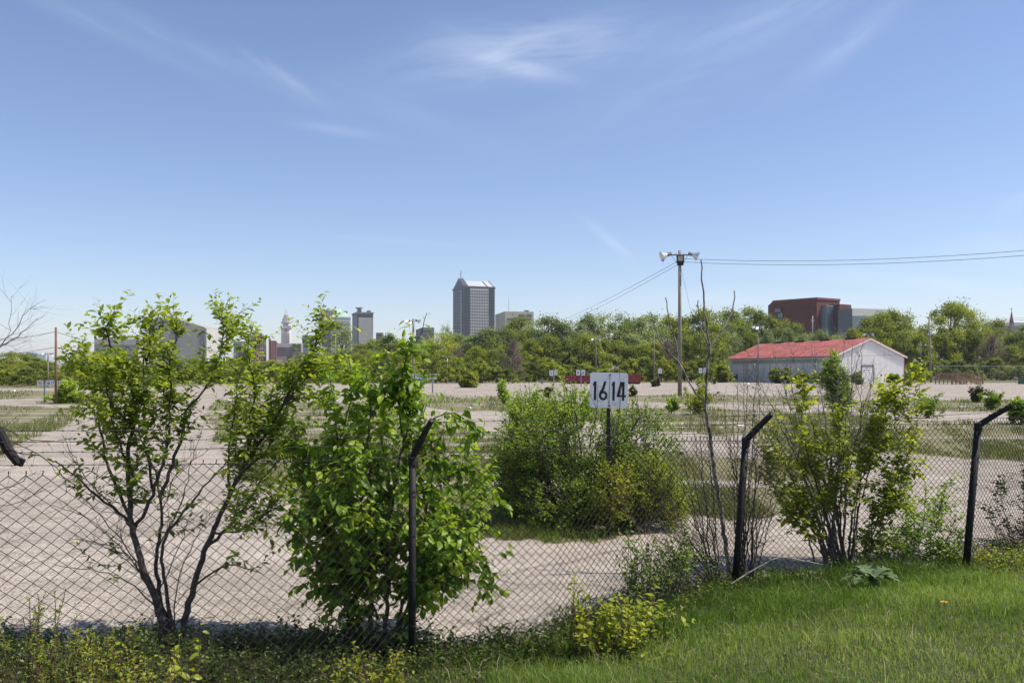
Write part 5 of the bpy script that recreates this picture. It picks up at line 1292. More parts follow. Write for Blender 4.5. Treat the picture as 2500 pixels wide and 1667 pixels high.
# ------------------------------------------------------------------ foreground shrubs
S_LEFT = dict(bd=16, t0=.30, bl=.42, td=8, tl=.24, ls=.023, lz=.078, up=.14, droop=.25, tb=.55, rk=.010)
S_LOW = dict(S_LEFT, bd=5, t0=.2, bl=.36, td=3, leafy=.35, tip=False, tb=.35)
S_TOP = dict(S_LEFT, bd=10, t0=.12, bl=.30, td=3.5, tb=.65, lz=.072)
d0 = 8.1
left_stems = [
    (px_stem([(412, 1572), (372, 1440), (336, 1345), (322, 1282), (315, 1200), (312, 1100), (330, 1000), (300, 905), (262, 825), (264, 765)], d0, 7.9), .040, .005, dict(S_LEFT, t0=.42)),
    (px_stem([(325, 1290), (290, 1250), (235, 1210), (170, 1150), (120, 1120)], d0, 7.6), .016, .004, dict(S_LEFT, t0=.3, bl=.28, leafy=.7, bd=6)),
    (px_stem([(324, 1285), (262, 1130), (240, 1020), (215, 930), (170, 880), (150, 850)], d0, 8.4), .018, .004, dict(S_LEFT, t0=.35)),
    (px_stem([(325, 1300), (365, 1225), (396, 1135), (412, 1060), (416, 960), (414, 880), (432, 812), (427, 758)], d0, 7.8), .019, .004, dict(S_LEFT, t0=.3, bl=.36)),
    (px_stem([(390, 1215), (440, 1080), (455, 1000), (500, 952), (535, 870), (545, 810), (540, 752)], 8.0, 8.5), .018, .004, dict(S_LEFT, t0=.25)),
    (px_stem([(375, 1200), (355, 1080), (352, 960), (350, 890), (372, 820), (385, 770)], 8.1, 8.7), .014, .004, S_LEFT),
    (px_stem([(330, 1180), (280, 1050), (262, 960), (258, 900)], 8.0, 7.5), .012, .004, S_LEFT),
    (px_stem([(420, 1560), (388, 1440), (384, 1340), (395, 1260), (380, 1150), (340, 1060)], d0, 8.5), .026, .005, dict(S_LOW, t0=.3)),
    (px_stem([(428, 1560), (402, 1430), (398, 1330), (440, 1260), (500, 1190), (560, 1120)], d0, 8.3), .022, .005, dict(S_LOW, leafy=.6, t0=.3)),
    (px_stem([(400, 1500), (330, 1430), (240, 1395), (130, 1378)], d0, 7.7), .008, .003, dict(S_LOW, bl=.16, bd=5, t0=.45, leafy=.8)),
    (px_stem([(372, 1440), (300, 1360), (230, 1320), (180, 1280)], d0, 8.5), .007, .002, dict(S_LOW, leafy=.1, bd=10, t0=.15)),
    (px_stem([(350, 1380), (260, 1330), (160, 1310)], d0, 8.9), .006, .002, dict(S_LOW, leafy=.08, bd=10, t0=.15)),
]
BT = dict(bd=9, t0=.15, bl=.40, td=6, tl=.2, ls=.05, lz=.05, leafy=.06, up=.1, tip=False, rk=.0075)
left_stems += [(px_stem(q, 8.1, de), .007, .002, BT) for q, de in (
    ([(372, 1440), (290, 1330), (200, 1260), (120, 1230)], 8.6), ([(384, 1340), (440, 1230), (470, 1120), (490, 1050)], 8.7), ([(322, 1282), (230, 1190), (180, 1120), (150, 1060)], 7.7),
    ([(420, 1540), (440, 1400), (500, 1280), (560, 1220)], 7.8), ([(350, 1400), (280, 1300), (190, 1200), (110, 1120)], 7.9), ([(388, 1440), (440, 1330), (470, 1240)], 8.6), ([(395, 1260), (430, 1160), (520, 1090)], 8.8))]
shrub('leafy_shrub', 'tall multi stemmed shrub with yellow green leaves behind the fence at the left', 'shrub', (*(P(412, 1572, d0)[:2]), 0), left_stems, MT['leaf_left'], MT['bark'], 11, aspect=.95)
lean_stems = [
    (px_stem([(438, 1572), (462, 1470), (505, 1330), (545, 1240), (590, 1150), (660, 1040), (722, 929), (756, 870), (780, 815), (785, 752)], 8.1, 8.4), .034, .004, dict(S_LEFT, t0=.42, bl=.32)),
    (px_stem([(452, 1500), (470, 1440), (520, 1395), (560, 1380), (640, 1400)], 8.1, 8.5), .015, .004, dict(S_LOW, leafy=.9, t0=.3, bl=.3)),
    (px_stem([(500, 1340), (580, 1260), (640, 1170), (700, 1100), (740, 1040)], 8.2, 8.9), .018, .004, dict(S_LEFT, t0=.2, bl=.38, bd=10)),
    (px_stem([(545, 1240), (600, 1120), (610, 1030), (622, 940), (605, 860), (618, 790)], 8.2, 8.0), .016, .004, dict(S_LEFT, t0=.25, bl=.3)),
    (px_stem([(560, 1210), (560, 1090), (575, 990), (590, 900), (640, 820)], 8.2, 8.7), .012, .003, dict(S_LEFT, t0=.3, bl=.25)),
    (px_stem([(660, 1040), (700, 980), (730, 930), (790, 905), (835, 900)], 8.3, 8.1), .012, .003, dict(S_LEFT, t0=.2, bl=.32, bd=18)),
    (px_stem([(590, 1150), (650, 1100), (690, 1020), (720, 960), (760, 950)], 8.2, 8.8), .014, .003, dict(S_LEFT, t0=.2)),
    (px_stem([(756, 870), (800, 800), (820, 790), (838, 800)], 8.4, 8.2), .007, .003, dict(S_TOP, bl=.2)),
    (px_stem([(520, 1300), (600, 1290), (660, 1240), (700, 1190)], 8.1, 7.8), .012, .003, dict(S_LEFT, t0=.25, tb=.3)),
]
shrub('leafy_shrub', 'shrub with long branches leaning right between the left shrub and the broad leaved one', 'shrub', (*(P(438, 1572, 8.1)[:2]), 0), lean_stems, MT['leaf_left'], MT['bark'], 12, aspect=.95)

S_BR = dict(bd=19, t0=.2, bl=.34, td=8, tl=.22, ls=.034, lz=.112, up=.02, droop=.85, tb=.45, bdroop=.10, rk=.010, nj=.55)
db = 7.95
def br(pts, da, de, r0=.014, **k): return (px_stem(pts, da, de), r0, .004, dict(S_BR, **k))
broad = [
    br([(900, 1625), (905, 1500), (900, 1350), (905, 1200), (900, 1060), (905, 960), (890, 900)], db, 8.1, .026, t0=.15),
    br([(930, 1625), (945, 1480), (950, 1330), (965, 1180), (985, 1080), (1000, 1000), (1000, 930), (985, 880)], db, 8.1, .024, t0=.2),
    br([(985, 1080), (975, 980), (985, 900), (1000, 860), (1008, 820)], 8.1, 8.0, .010, bl=.26, bd=26),
    (px_stem([(1000, 870), (1018, 830), (1036, 798), (1038, 762)], 8.0, 8.0), .005, .003, dict(S_BR, bd=4, bl=.08, t0=.75, tip=True)),
    br([(870, 1620), (850, 1500), (830, 1380), (790, 1260), (760, 1160), (745, 1070)], db, 8.5, .022, t0=.2),
    br([(845, 1480), (790, 1400), (750, 1330), (720, 1290), (700, 1250)], db, 7.7, .012, t0=.1),
    br([(860, 1560), (835, 1430), (800, 1330), (770, 1200), (755, 1120), (720, 1060)], db, 8.9, .016, t0=.15, bl=.42),
    br([(880, 1600), (870, 1450), (850, 1330), (840, 1180), (820, 1050), (810, 960), (800, 900)], db, 8.8, .018, t0=.2),
    br([(905, 1340), (860, 1240), (815, 1170), (765, 1150)], db, 7.7, .010, t0=.1),
    br([(950, 1620), (985, 1470), (1020, 1340), (1050, 1200), (1060, 1110), (1080, 1060), (1120, 1040)], db, 8.2, .020, t0=.25),
    br([(1000, 1180), (1020, 1080), (1060, 1020), (1110, 1010), (1150, 1040), (1165, 1070)], 8.2, 8.1, .010, t0=.2, bl=.24, bd=15),
    br([(950, 1600), (1010, 1450), (1080, 1350), (1140, 1260), (1180, 1200), (1215, 1190)], db, 8.6, .018, t0=.3, bl=.38, bd=15),
    br([(960, 1580), (1030, 1460), (1090, 1400), (1160, 1370), (1195, 1400), (1190, 1460)], db, 8.1, .014, t0=.35, bl=.26, bd=18),
    br([(1010, 1450), (1060, 1360), (1100, 1280), (1150, 1200), (1170, 1150)], 8.1, 8.8, .012, t0=.15, bl=.4, bd=15),
    br([(955, 1560), (1000, 1420), (1050, 1330), (1100, 1290), (1150, 1300)], db, 7.65, .012, t0=.3, bl=.3, bd=15),
    br([(965, 1610), (990, 1540), (1020, 1500), (1045, 1510)], db, 7.9, .008, t0=.3, bl=.12, bd=9),
    br([(920, 1500), (890, 1420), (880, 1300), (850, 1200), (870, 1120)], db, 7.75, .012, t0=.1),
    br([(940, 1400), (930, 1280), (950, 1160), (930, 1060), (960, 980)], db, 8.6, .012, t0=.1, bl=.4),
    br([(900, 1620), (880, 1560), (850, 1520), (830, 1440)], db, 7.9, .01, t0=.2, bl=.2),
    br([(900, 1350), (850, 1290), (830, 1100), (850, 1000), (860, 930), (850, 880)], 8.3, 8.4, .012, t0=.2, bl=.36, bd=15),
    br([(770, 1200), (720, 1120), (710, 1050)], 8.6, 8.6, .01, t0=.1, bl=.35, bd=15),
    br([(1050, 1200), (1120, 1150), (1190, 1160)], 8.4, 8.9, .01, t0=.1, bl=.4, bd=15),
]
shrub('broadleaf_shrub', 'dense shrub with broad drooping green leaves around the middle fence post', 'shrub', (*(P(905, 1625, db)[:2]), 0), broad, MT['leaf_broad'], MT['bark'], 13, aspect=1.05)

# tall bare sapling
B0 = dict(bd=1.6, t0=.25, bl=.14, td=1, tl=.06, ls=.05, lz=.04, leafy=.06, up=.1, tip=False)
dk = 10.9
bare = [
    (px_stem([(1790, 1445), (1772, 1330), (1752, 1200), (1735, 1080), (1722, 985)], dk, dk), .030, .022, dict(B0, bd=1)),
    (px_stem([(1722, 985), (1726, 900), (1731, 850), (1723, 780), (1716, 700), (1711, 636)], dk, 10.7), .020, .008, dict(B0, bd=.5)),
    (px_stem([(1730, 850), (1712, 800), (1704, 760), (1704, 736)], 10.8, 10.6), .010, .006, dict(B0, bd=.5)),
    (px_stem([(1730, 850), (1752, 820), (1776, 785), (1790, 745), (1792, 710)], 10.8, 11.1), .012, .007, dict(B0, bd=.5)),
    (px_stem([(1730, 850), (1745, 845), (1760, 825), (1768, 800)], 10.8, 10.7), .006, .002, dict(B0, bd=8)),
    (px_stem([(1722, 985), (1690, 950), (1668, 905), (1655, 882), (1615, 840), (1598, 795), (1588, 762)], dk, 11.2), .015, .006, dict(B0, bd=.5)),
    (px_stem([(1655, 882), (1648, 830), (1632, 780), (1625, 726)], 11.1, 11.0), .010, .006, dict(B0, bd=.5)),
]
shrub('bare_sapling', 'tall leafless sapling with forked blunt stems left of the leaning fence post', 'tree', (*(P(1790, 1445, dk)[:2]), 0), bare, MT['leaf_shade'], MT['bark_pale'], 14)

# thicket of thin grey stems around the leaning post
rng = np.random.default_rng(15)
def twig_stems(bx, by, tops, d, sp, r=.008, wob=14):
    out = []; tops = list(tops) + [(x_ + rng.uniform(-30, 30), y_ + rng.uniform(-40, 60)) for x_, y_ in tops]; r = r * 1.2
    for tx, ty in tops:
        b0 = bx + rng.uniform(-1, 1) * wob; dd = d + rng.uniform(-.25, .25); de = dd + rng.uniform(-.5, .6)
        pts = [(b0, by)]
        for i in range(1, 5):
            t = i / 4; xx = b0 + (tx - b0) * (t ** 1.25) + rng.uniform(-1, 1) * 7; pts.append((xx, by + (ty - by) * t))
        out.append((px_stem(pts, dd, de), r * rng.uniform(.7, 1.3), .0022, sp))
    return out
TW = dict(bd=8, t0=.2, bl=.42, td=5, tl=.22, ls=.05, lz=.05, leafy=.05, up=.08, tip=False, rk=.008)
st = twig_stems(1745, 1440, [(1600, 1180), (1635, 1130), (1660, 1080), (1690, 1000), (1560, 1230), (1705, 960), (1640, 1250), (1590, 1310)], 10.4, TW)
st += twig_stems(1815, 1440, [(1760, 960), (1800, 900), (1850, 960), (1880, 1040), (1905, 1080), (1840, 1000), (1780, 1050), (1930, 1120), (1825, 880)], 10.5, TW, wob=22)
shrub('twiggy_shrub', 'thicket of thin grey leafless stems around the foot of the leaning fence post', 'shrub', (*(P(1780, 1440, 10.5)[:2]), 0), st, MT['leaf_shade'], MT['bark'], 15)
st = twig_stems(2040, 1400, [(1830, 900), (1880, 850), (1930, 830), (1985, 870), (1900, 940), (1800, 960), (2080, 830), (2110, 860), (2140, 900), (2060, 900), (1860, 1000)], 11.6, dict(TW, bl=.5, t0=.4, bd=9, leafy=.04), r=.014, wob=50)
shrub('twiggy_shrub', 'tall bare grey twigs rising in front of the red roofed shed', 'shrub', (*(P(2040, 1400, 11.6)[:2]), 0), st, MT['leaf_shade'], MT['bark_pale'], 16)
# long pale stem arching across in front
b = Buf(); q = catmull([P(1785, 1425, 9.9), P(1850, 1385, 10.0), P(1905, 1360, 10.1), P(1960, 1368, 10.2), P(2010, 1378, 10.4)], .05); b.tube(q, np.linspace(.012, .004, len(q)), 5)
tag(b.build('fallen_branch', MT['bark_pale'], None, smooth=True), 'pale bent dead branch lying over the grass right of the leaning post', 'branch')

S_R = dict(bd=18, t0=.25, bl=.36, td=8, tl=.22, ls=.026, lz=.088, up=.12, droop=.2, tb=.6, rk=.008, leafy=.9)
dr_ = 11.3
def rs(pts, de=11.3, r=.012, **k): return (px_stem(pts, dr_, de), r, .003, dict(S_R, **k))
right = [
    rs([(2050, 1390), (2010, 1240), (1975, 1120), (1955, 1030), (1965, 980), (1960, 915)], 11.0, .016, t0=.45, bl=.28),
    rs([(2040, 1390), (1980, 1260), (1930, 1160), (1900, 1080), (1905, 1020)], 11.5, .014, t0=.3),
    rs([(2030, 1390), (1990, 1300), (1950, 1230), (1930, 1180)], 10.9, .010, t0=.2, leafy=.7, tb=.4),
    rs([(2070, 1390), (2085, 1230), (2130, 1100), (2160, 1020), (2190, 960), (2215, 925)], 11.3, .018, t0=.45, bl=.34, bd=18),
    rs([(2075, 1390), (2095, 1250), (2120, 1150), (2130, 1060), (2150, 980), (2170, 960)], 11.6, .014, t0=.4, bl=.34, bd=18),
    rs([(2060, 1390), (2050, 1230), (2060, 1120), (2045, 1040), (2070, 1000)], 11.0, .014, t0=.3, tb=.45),
    rs([(2080, 1390), (2140, 1270), (2170, 1180), (2190, 1110), (2200, 1060)], 11.5, .010, t0=.25, leafy=.8, tb=.5),
    rs([(2035, 1390), (1960, 1290), (1900, 1210), (1870, 1130), (1860, 1060)], 11.2, .010, t0=.25, leafy=.8, tb=.55),
    rs([(2100, 1390), (2160, 1230), (2210, 1130), (2235, 1060), (2240, 1000)], 11.2, .010, t0=.4, tb=.6),
    rs([(2065, 1390), (2035, 1200), (2000, 1080), (1990, 1020)], 11.8, .012, t0=.3, tb=.5),
    rs([(2090, 1390), (2130, 1320), (2175, 1260), (2190, 1200)], 11.0, .008, t0=.2, leafy=.7, tb=.4),
    rs([(2180, 1040), (2220, 980), (2245, 940), (2240, 905)], 11.3, .006, t0=.0, bl=.24, bd=13),
    rs([(2140, 1080), (2165, 1040), (2200, 1010)], 11.3, .006, t0=.0, bl=.30, bd=13),
]
shrub('leafy_shrub', 'airy shrub with lime green leaves behind the fence between the two right posts', 'shrub', (*(P(2060, 1390, dr_)[:2]), 0), right, MT['leaf_lime'], MT['bark'], 17)
low = dict(S_R, bd=19, bl=.32, lz=.066, tb=.45, t0=.08)
st = [(px_stem([(x0, 1395), ((x0 + x1) / 2 + 8, (1395 + y1) / 2), (x1, y1)], 11.6, 11.6 + dz), .007, .003, low) for x0, x1, y1, dz in
      ((2200, 2150, 1200, .3), (2210, 2205, 1170, .6), (2230, 2260, 1190, .2), (2250, 2300, 1210, .5), (2260, 2335, 1260, .2), (2220, 2230, 1250, -.2), (2280, 2350, 1310, 0), (2300, 2330, 1330, -.3), (2160, 2110, 1300, -.3), (2200, 2180, 1310, -.4), (2130, 2090, 1310, -.3), (2180, 2140, 1290, .2), (2240, 2310, 1180, .9))]
shrub('leafy_shrub', 'low sparse shrub with small green leaves left of the rightmost post', 'shrub', (*(P(2230, 1395, 11.6)[:2]), 0), st, MT['leaf_bush'], MT['bark'], 18)
st = [(px_stem([(x0, 1400), ((x0 + x1) / 2, (1400 + y1) / 2 - 10), (x1, y1)], 12.4, 12.6 + dz), .007, .003, dict(low, tb=.25, leafy=.7)) for x0, x1, y1, dz in
      ((2480, 2440, 1190, .3), (2500, 2500, 1150, .6), (2460, 2410, 1240, .2), (2520, 2540, 1180, .3), (2490, 2470, 1290, 0))]
shrub('leafy_shrub', 'dull green shrub behind the fence at the right edge of the picture', 'shrub', (*(P(2490, 1400, 12.5)[:2]), 0), st, MT['leaf_shade'], MT['bark'], 19)

# bright low growth in front of the fence at the right edge
def gz(x, y): return float(ground_z(np.array([x]), np.array([y]))[0])
def sprouts(name, label, spots, leafm, seed, sp, tpl=LEAF_HI, cat='plant', barkm='bark_red', aspect=1.):
    rg = np.random.default_rng(seed); stems = []
    for (x, y, d, n, spread, ht) in spots:     # picture column, base row only used for labels, distance, stems, spread, height
        X0 = (x - 1250) / FOC * d; z0 = gz(X0, d)
        for _ in range(n):
            a = np.array((X0 + rg.normal(0, spread * .35), d + rg.normal(0, spread * .35), z0))
            h_ = ht * rg.uniform(.55, 1.1); e = a + np.array((rg.normal(0, spread * .5), rg.normal(0, spread * .4), h_)); m_ = (a + e) / 2 + rg.normal(0, .03, 3)
            stems.append((np.array([a, m_, e]), .005, .002, sp))
    x, y, d = spots[0][:3]; X0 = (x - 1250) / FOC * d
    return shrub(name, label, cat, (X0, d, gz(X0, d)), stems, leafm, MT[barkm], seed, tpl, aspect)
SPR = dict(bd=9, t0=.1, bl=.14, td=2, tl=.07, ls=.026, lz=.06, up=.15, droop=.2, tb=.6, tip=True, rk=.01)
sprouts('seedling_clump', 'pale green seedling clump with reddish tips in the grass in front of the fence', [(1450, 1580, 7.55, 12, .20, .46), (1545, 1560, 7.75, 24, .40, .46), (1500, 1600, 7.45, 16, .40, .28), (1402, 1500, 7.6, 6, .07, .72), (1605, 1560, 7.95, 18, .26, .40)], MT['leaf_lime'], 21, dict(SPR, lz=.080, bl=.12, nj=.35))
sprouts('seedling_clump', 'dark green leafy clump behind the fence left of the leaning post', [(1600, 1440, 9.6, 15, .34, .75), (1555, 1440, 9.5, 9, .22, .78), (1650, 1440, 9.9, 13, .34, .6), (1690, 1440, 10.1, 8, .25, .5)], MT['leaf_bush'], 22, dict(SPR, bl=.22, lz=.07, tb=.3))
sprouts('seedling_clump', 'bright bramble clump in the bottom left corner in front of the fence', [(80, 1600, 4.9, 34, .20, 1.18), (170, 1640, 4.9, 34, .26, .98), (20, 1660, 4.8, 22, .25, .96), (120, 1600, 5.1, 20, .22, 1.02)], MT['leaf_weed'], 23, dict(SPR, lz=.036, ls=.018, bl=.12, tb=.7))
sprouts('seedling_clump', 'yellow green weed clump near the bottom left in front of the fence', [(265, 1620, 5.2, 28, .20, .95), (340, 1650, 5.2, 16, .24, .86), (210, 1560, 5.2, 12, .12, 1.05), (400, 1650, 5.3, 12, .2, .74)], MT['leaf_lime'], 24, dict(SPR, lz=.042, ls=.02, bl=.11, tb=.55))
sprouts('seedling', 'single broad leaved seedling standing before the base of the left shrub', [(458, 1620, 5.7, 5, .07, .93)], MT['leaf_lime'], 25, dict(SPR, lz=.095, ls=.04, bl=.07, bd=8, droop=.5, tb=.7))
sprouts('seedling_clump', 'small leafy sprouts at the foot of the middle fence post', [(900, 1630, 6.3, 16, .22, .46), (960, 1640, 6.3, 12, .18, .38), (850, 1600, 6.6, 12, .2, .42)], MT['leaf_lime'], 26, dict(SPR, lz=.055, tb=.5))
sprouts('hedge_plant', 'bright low spreading plant in front of the fence beside the rightmost post', [(2420, 1380, 10.4, 22, .35, .42), (2480, 1390, 10.3, 22, .35, .36), (2540, 1400, 10.4, 16, .4, .36)], MT['leaf_lime'], 27, dict(SPR, lz=.05, tb=.45, bl=.18))
sprouts('leafy_vine', 'leafy vine hanging on the barbed wires at the left edge', [(60, 1100, 5.4, 1, .01, .05)], MT['leaf_left'], 28, dict(SPR, bd=1)) if False else None
vine = [(px_stem([(-60, 1010), (40, 1060), (110, 1080), (170, 1070)], 5.6, 5.8), .006, .002, dict(SPR, lz=.05, bl=.12, ls=.04, bd=7, tb=.35, t0=.2)),
        (px_stem([(-60, 1100), (60, 1105), (140, 1140), (165, 1200)], 5.6, 5.9), .005, .002, dict(SPR, lz=.045, bl=.10, ls=.06, bd=6, tb=.35, t0=.3, leafy=.5)),
        (px_stem([(-60, 1040), (60, 1090), (110, 1115)], 5.7, 6.0), .005, .002, dict(SPR, lz=.05, bl=.12, ls=.04, bd=7, tb=.35, t0=.2)),
        (px_stem([(-300, 1450), (-200, 1200), (-60, 1010)], 6.1, 5.6), .012, .006, dict(B0, bd=1))]
shrub('leafy_branch', 'leafy branch reaching in over the barbed wires at the left edge', 'branch', (*(P(-300, 1450, 6.1)[:2]), 0), vine, MT['leaf_left'], MT['bark'], 28)
# bare tree at the left edge, reaching in over the far trees
EB = dict(bd=5, t0=.2, bl=.55, td=5, tl=.3, ls=.1, lz=.03, leafy=.0, up=.12, tip=False, rk=.0035)
edge = [(px_stem([(-240, 1400), (-200, 1150), (-120, 950), (0, 845), (45, 790), (62, 760), (85, 745)], 9.5, 9.5), .026, .002, dict(EB, t0=.55)),
        (px_stem([(-120, 950), (-40, 850), (18, 822), (24, 790), (28, 740), (32, 725)], 9.5, 9.8), .007, .002, EB), (px_stem([(0, 845), (40, 822), (70, 800), (95, 775)], 9.5, 9.2), .005, .002, dict(EB, bl=.3)),
        (px_stem([(-120, 960), (-30, 850), (40, 845), (70, 830)], 9.5, 9.9), .005, .002, dict(EB, bl=.3)), (px_stem([(-200, 1200), (-80, 1200), (20, 1190), (90, 1150)], 9.5, 9.2), .012, .003, EB),
        (px_stem([(-200, 1250), (-80, 1240), (30, 1230), (100, 1200)], 9.5, 9.6), .010, .003, EB)]
shrub('bare_tree', 'leafless grey tree reaching in from the left edge against the sky', 'tree', (*(P(-240, 1400, 9.5)[:2]), 0), edge, MT['leaf_shade'], MT['bark_grey'], 29)

# ------------------------------------------------------------------ the big bush around the sign and bushes on the lot
def bush(name, label, ells, base, n, sp, leafm, seed, cat='bush', barkm='bark', tpl=LEAF_LO, extra=None, aspect=1.15, shell=.5):
    rg = np.random.default_rng(seed); wood = Buf(); lv = Leaves(); mass(rg, wood, lv, ells, base, n, sp, shell)
    if extra: extra(rg, wood, lv)
    t = thing(name, label, cat, base); wood.build('branches', MT[barkm], t)
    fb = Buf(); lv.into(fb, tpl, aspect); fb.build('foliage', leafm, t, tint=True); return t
def E(x, y, d, rx, ry, rz_, w=1.): k = d / FOC; return (P(x, y, d), (rx * k, ry, rz_ * k), w)
BSP = dict(bl=.34, td=4, tl=.17, ls=.034, lz=.062, nj=.6, droop=.15, wk=1.6)
def shoots(rg, wood, lv):
    for _ in range(110):   # grey dead twigs through the bush
        p0 = P(rg.uniform(1250, 1640), rg.uniform(1040, 1290), rg.uniform(13.6, 14.6)); q = wander(rg, p0, (rg.normal(0, .6), rg.normal(-.3, .4), .8), rg.uniform(.3, .9), 6, .05, .22); wood.tube(q, np.linspace(.006, .0025, 6), 3)
    for x0, y0, x1, y1, de in ((1330, 1120, 1268, 900, 14.0), (1400, 1080, 1392, 905, 14.1), (1480, 1080, 1430, 940, 13.2), (1505, 1060, 1512, 895, 13.15), (1495, 1100, 1545, 940, 13.1), (1440, 1080, 1460, 930, 13.2), (1360, 1050, 1345, 930, 14.6), (1500, 1080, 1475, 945, 13.1), (1560, 1100, 1600, 985, 14.4), (1300, 1100, 1235, 960, 14.6)):
        q = px_stem([(x0, y0), ((x0 + x1) / 2 + 6, (y0 + y1) / 2), (x1, y1)], 13.7, de); q = catmull(q, .08); wood.tube(q, np.linspace(.006, .0025, len(q)), 4); leaves_on(rg, lv, q, dict(BSP, ls=.085, lz=.05), .35, .75)
bush('big_bush', 'big rounded green bush around the post of the 1614 sign', [E(1265, 1120, 14.8, 62, 1.0, 110, .6), E(1310, 1075, 14.9, 95, 1.2, 110, .9), E(1430, 1080, 14.9, 120, 1.1, 125, .85), E(1560, 1100, 15.2, 100, 1.1, 120, .9), E(1350, 1200, 14.5, 125, 1.2, 105, 1.15), E(1500, 1190, 14.6, 130, 1.15, 115, 1.2), E(1610, 1220, 14.6, 75, .9, 80, .55), E(1250, 1180, 14.6, 60, .9, 100, .5), E(1400, 985, 15.1, 60, .8, 60, .25), E(1290, 1000, 15.2, 55, .8, 50, .2)],
     (P(1440, 1300, 14.6)[0], 14.6, 0), 2350, BSP, MT['leaf_bush'], 31, extra=shoots)
sp2 = dict(BSP, lz=.055, ls=.032)
bush('young_bush', 'yellow green patch of young growth at the front right of the big bush', [E(1500, 1200, 13.45, 50, .3, 80, 1), E(1590, 1180, 13.8, 70, .35, 75, 1.2), E(1650, 1230, 13.9, 40, .3, 55, .5)], (P(1570, 1300, 13.6)[0], 13.6, 0), 210, dict(sp2, tb=.75), MT['leaf_lime'], 32)
def scale_sp(d, lz=.06): return dict(bl=.4 * d / 30, td=2, tl=.2 * d / 30, ls=.05 * d / 25, lz=lz * d / 16, nj=.6, droop=.1, wk=d / 14)
def wispy(name, label, x, yt, yb, wpx, leafm, seed, n=10, tb=.5, cat='bush'):
    d = EYE * FOC / (yb - HOR); k = d / FOC; h = (yb - yt) * k; W_ = wpx * k; rg = np.random.default_rng(seed); X0 = (x - 1250) * k; stems = []
    sp = dict(bd=9 / h, t0=.1, bl=h * .30, td=14 / h, tl=h * .14, ls=h * .032, lz=max(.07, d * .0034), up=.14, droop=.1, tb=tb, nj=.6, tip=True, rk=.012)
    for _ in range(n):
        a = np.array((X0 + rg.normal(0, W_ * .10), d + rg.normal(0, W_ * .1), 0)); hh = h * rg.uniform(.45, 1.); e = a + np.array((rg.normal(0, W_ * .27), rg.normal(0, W_ * .25), hh)); mid = (a + e) / 2 + rg.normal(0, h * .05, 3)
        stems.append((np.array([a, mid, e]), h * .012, h * .004, sp))
    return shrub(name, label, cat, (X0, d, 0), stems, leafm, MT['bark'], seed, LEAF_LO, 1.2)
def gbush(name, label, x, yt, yb, wpx, leafm, seed, n=160, d=None, cat='bush', tb=.45, extra=None, shell=.4, barkm='bark'):
    d = d or EYE * FOC / (yb - HOR); k = d / FOC; h = (yb - yt) * k
    sp = dict(scale_sp(d), tb=tb, bl=h * .36, tl=h * .12, ls=h * .022, lz=max(.07, d * .0042))
    c = P(x, (yt + yb) / 2, d)
    rq = np.random.default_rng(seed + 500); W2 = wpx * k / 2
    ells = [(c - (0, 0, h * .22), (W2, W2, h * .26), .8)]
    for _ in range(6): ells.append((c + np.array((rq.uniform(-.6, .6) * W2, rq.uniform(-.5, .5) * W2, rq.uniform(-.35, .25) * h)), (W2 * rq.uniform(.25, .5), W2 * .45, h * rq.uniform(.18, .30)), rq.uniform(.4, 1)))
    return bush(name, label, ells, (c[0], d, 0), n, sp, leafm, seed, cat, extra=extra, shell=shell, barkm=barkm)
gbush('round_bush', 'round dark green bush beside the leftmost signs and the brown pole', 158, 925, 984, 85, MT['leaf_bush'], 41, 260, tb=.6)
gbush('column_shrub', 'upright oval green shrub in front of the near corner of the shed', 2047, 845, 1000, 62, MT['leaf_bush'], 42, 420, d=42, cat='shrub', tb=.4)
b = Buf(); q = P(2050, 1036, 42.); b.tube(np.array([(q[0], 42., 0), (q[0], 42., 2.2)]), .05, 6); tag(b.build('stem', MT['bark_dark'], None), 'thin dark stem under the upright oval shrub', 'stem') if False else None
wispy('column_shrub', 'small leggy green sapling on the grass strip left of the 1614 sign', 1230, 925, 986, 24, MT['leaf_bush'], 43, n=10, tb=.65)
wispy('round_bush', 'yellow green bush at the foot of the tall lamp pole on its right side', 1700, 950, 1012, 70, MT['leaf_lime'], 44, n=16, tb=.45)
wispy('round_bush', 'small pale bush just left of the foot of the tall lamp pole', 1640, 965, 1010, 40, MT['leaf_bush'], 45, n=8, tb=.6)
wispy('round_bush', 'slim yellow green sapling beside the plate 4 and 2 sign', 1712, 915, 985, 26, MT['leaf_lime'], 46, n=7, tb=.5)
wispy('round_bush', 'green bush on the grass right of the lime leaved shrub', 2265, 960, 1020, 60, MT['leaf_bush'], 47, n=16, tb=.35)
wispy('round_bush', 'green bush on the grass near the right edge of the lot', 2420, 955, 1000, 60, MT['leaf_bush'], 48, n=14, tb=.35)
gbush('round_bush', 'large green bush at the right edge above the last post', 2500, 955, 1035, 84, MT['leaf_bush'], 49, 220, tb=.5, shell=.3)
wispy('round_bush', 'dry brown bush on the grass before the wooden steps', 2385, 945, 982, 34, MT['leaf_grey'], 50, n=12, tb=.4)
gbush('round_bush', 'dark bush against the long side wall of the shed', 1905, 895, 934, 50, MT['tree_c'], 51, 170, d=176., tb=.4)
gbush('round_bush', 'dark bush against the middle of the long shed wall', 1960, 905, 935, 42, MT['tree_c'], 52, 130, d=170., tb=.3)
gbush('round_bush', 'grey green bush at the near corner of the shed by its gable', 2000, 900, 938, 40, MT['tree_a'], 53, 120, d=158., tb=.4)
gbush('round_bush', 'low bush in front of the roller door of the shed', 2092, 908, 936, 26, MT['tree_c'], 54, 80, d=162., tb=.6)
gbush('round_bush', 'low weedy bush at the right end of the shed gable', 2185, 916, 934, 34, MT['leaf_bush'], 55, 80, d=160., tb=.5)
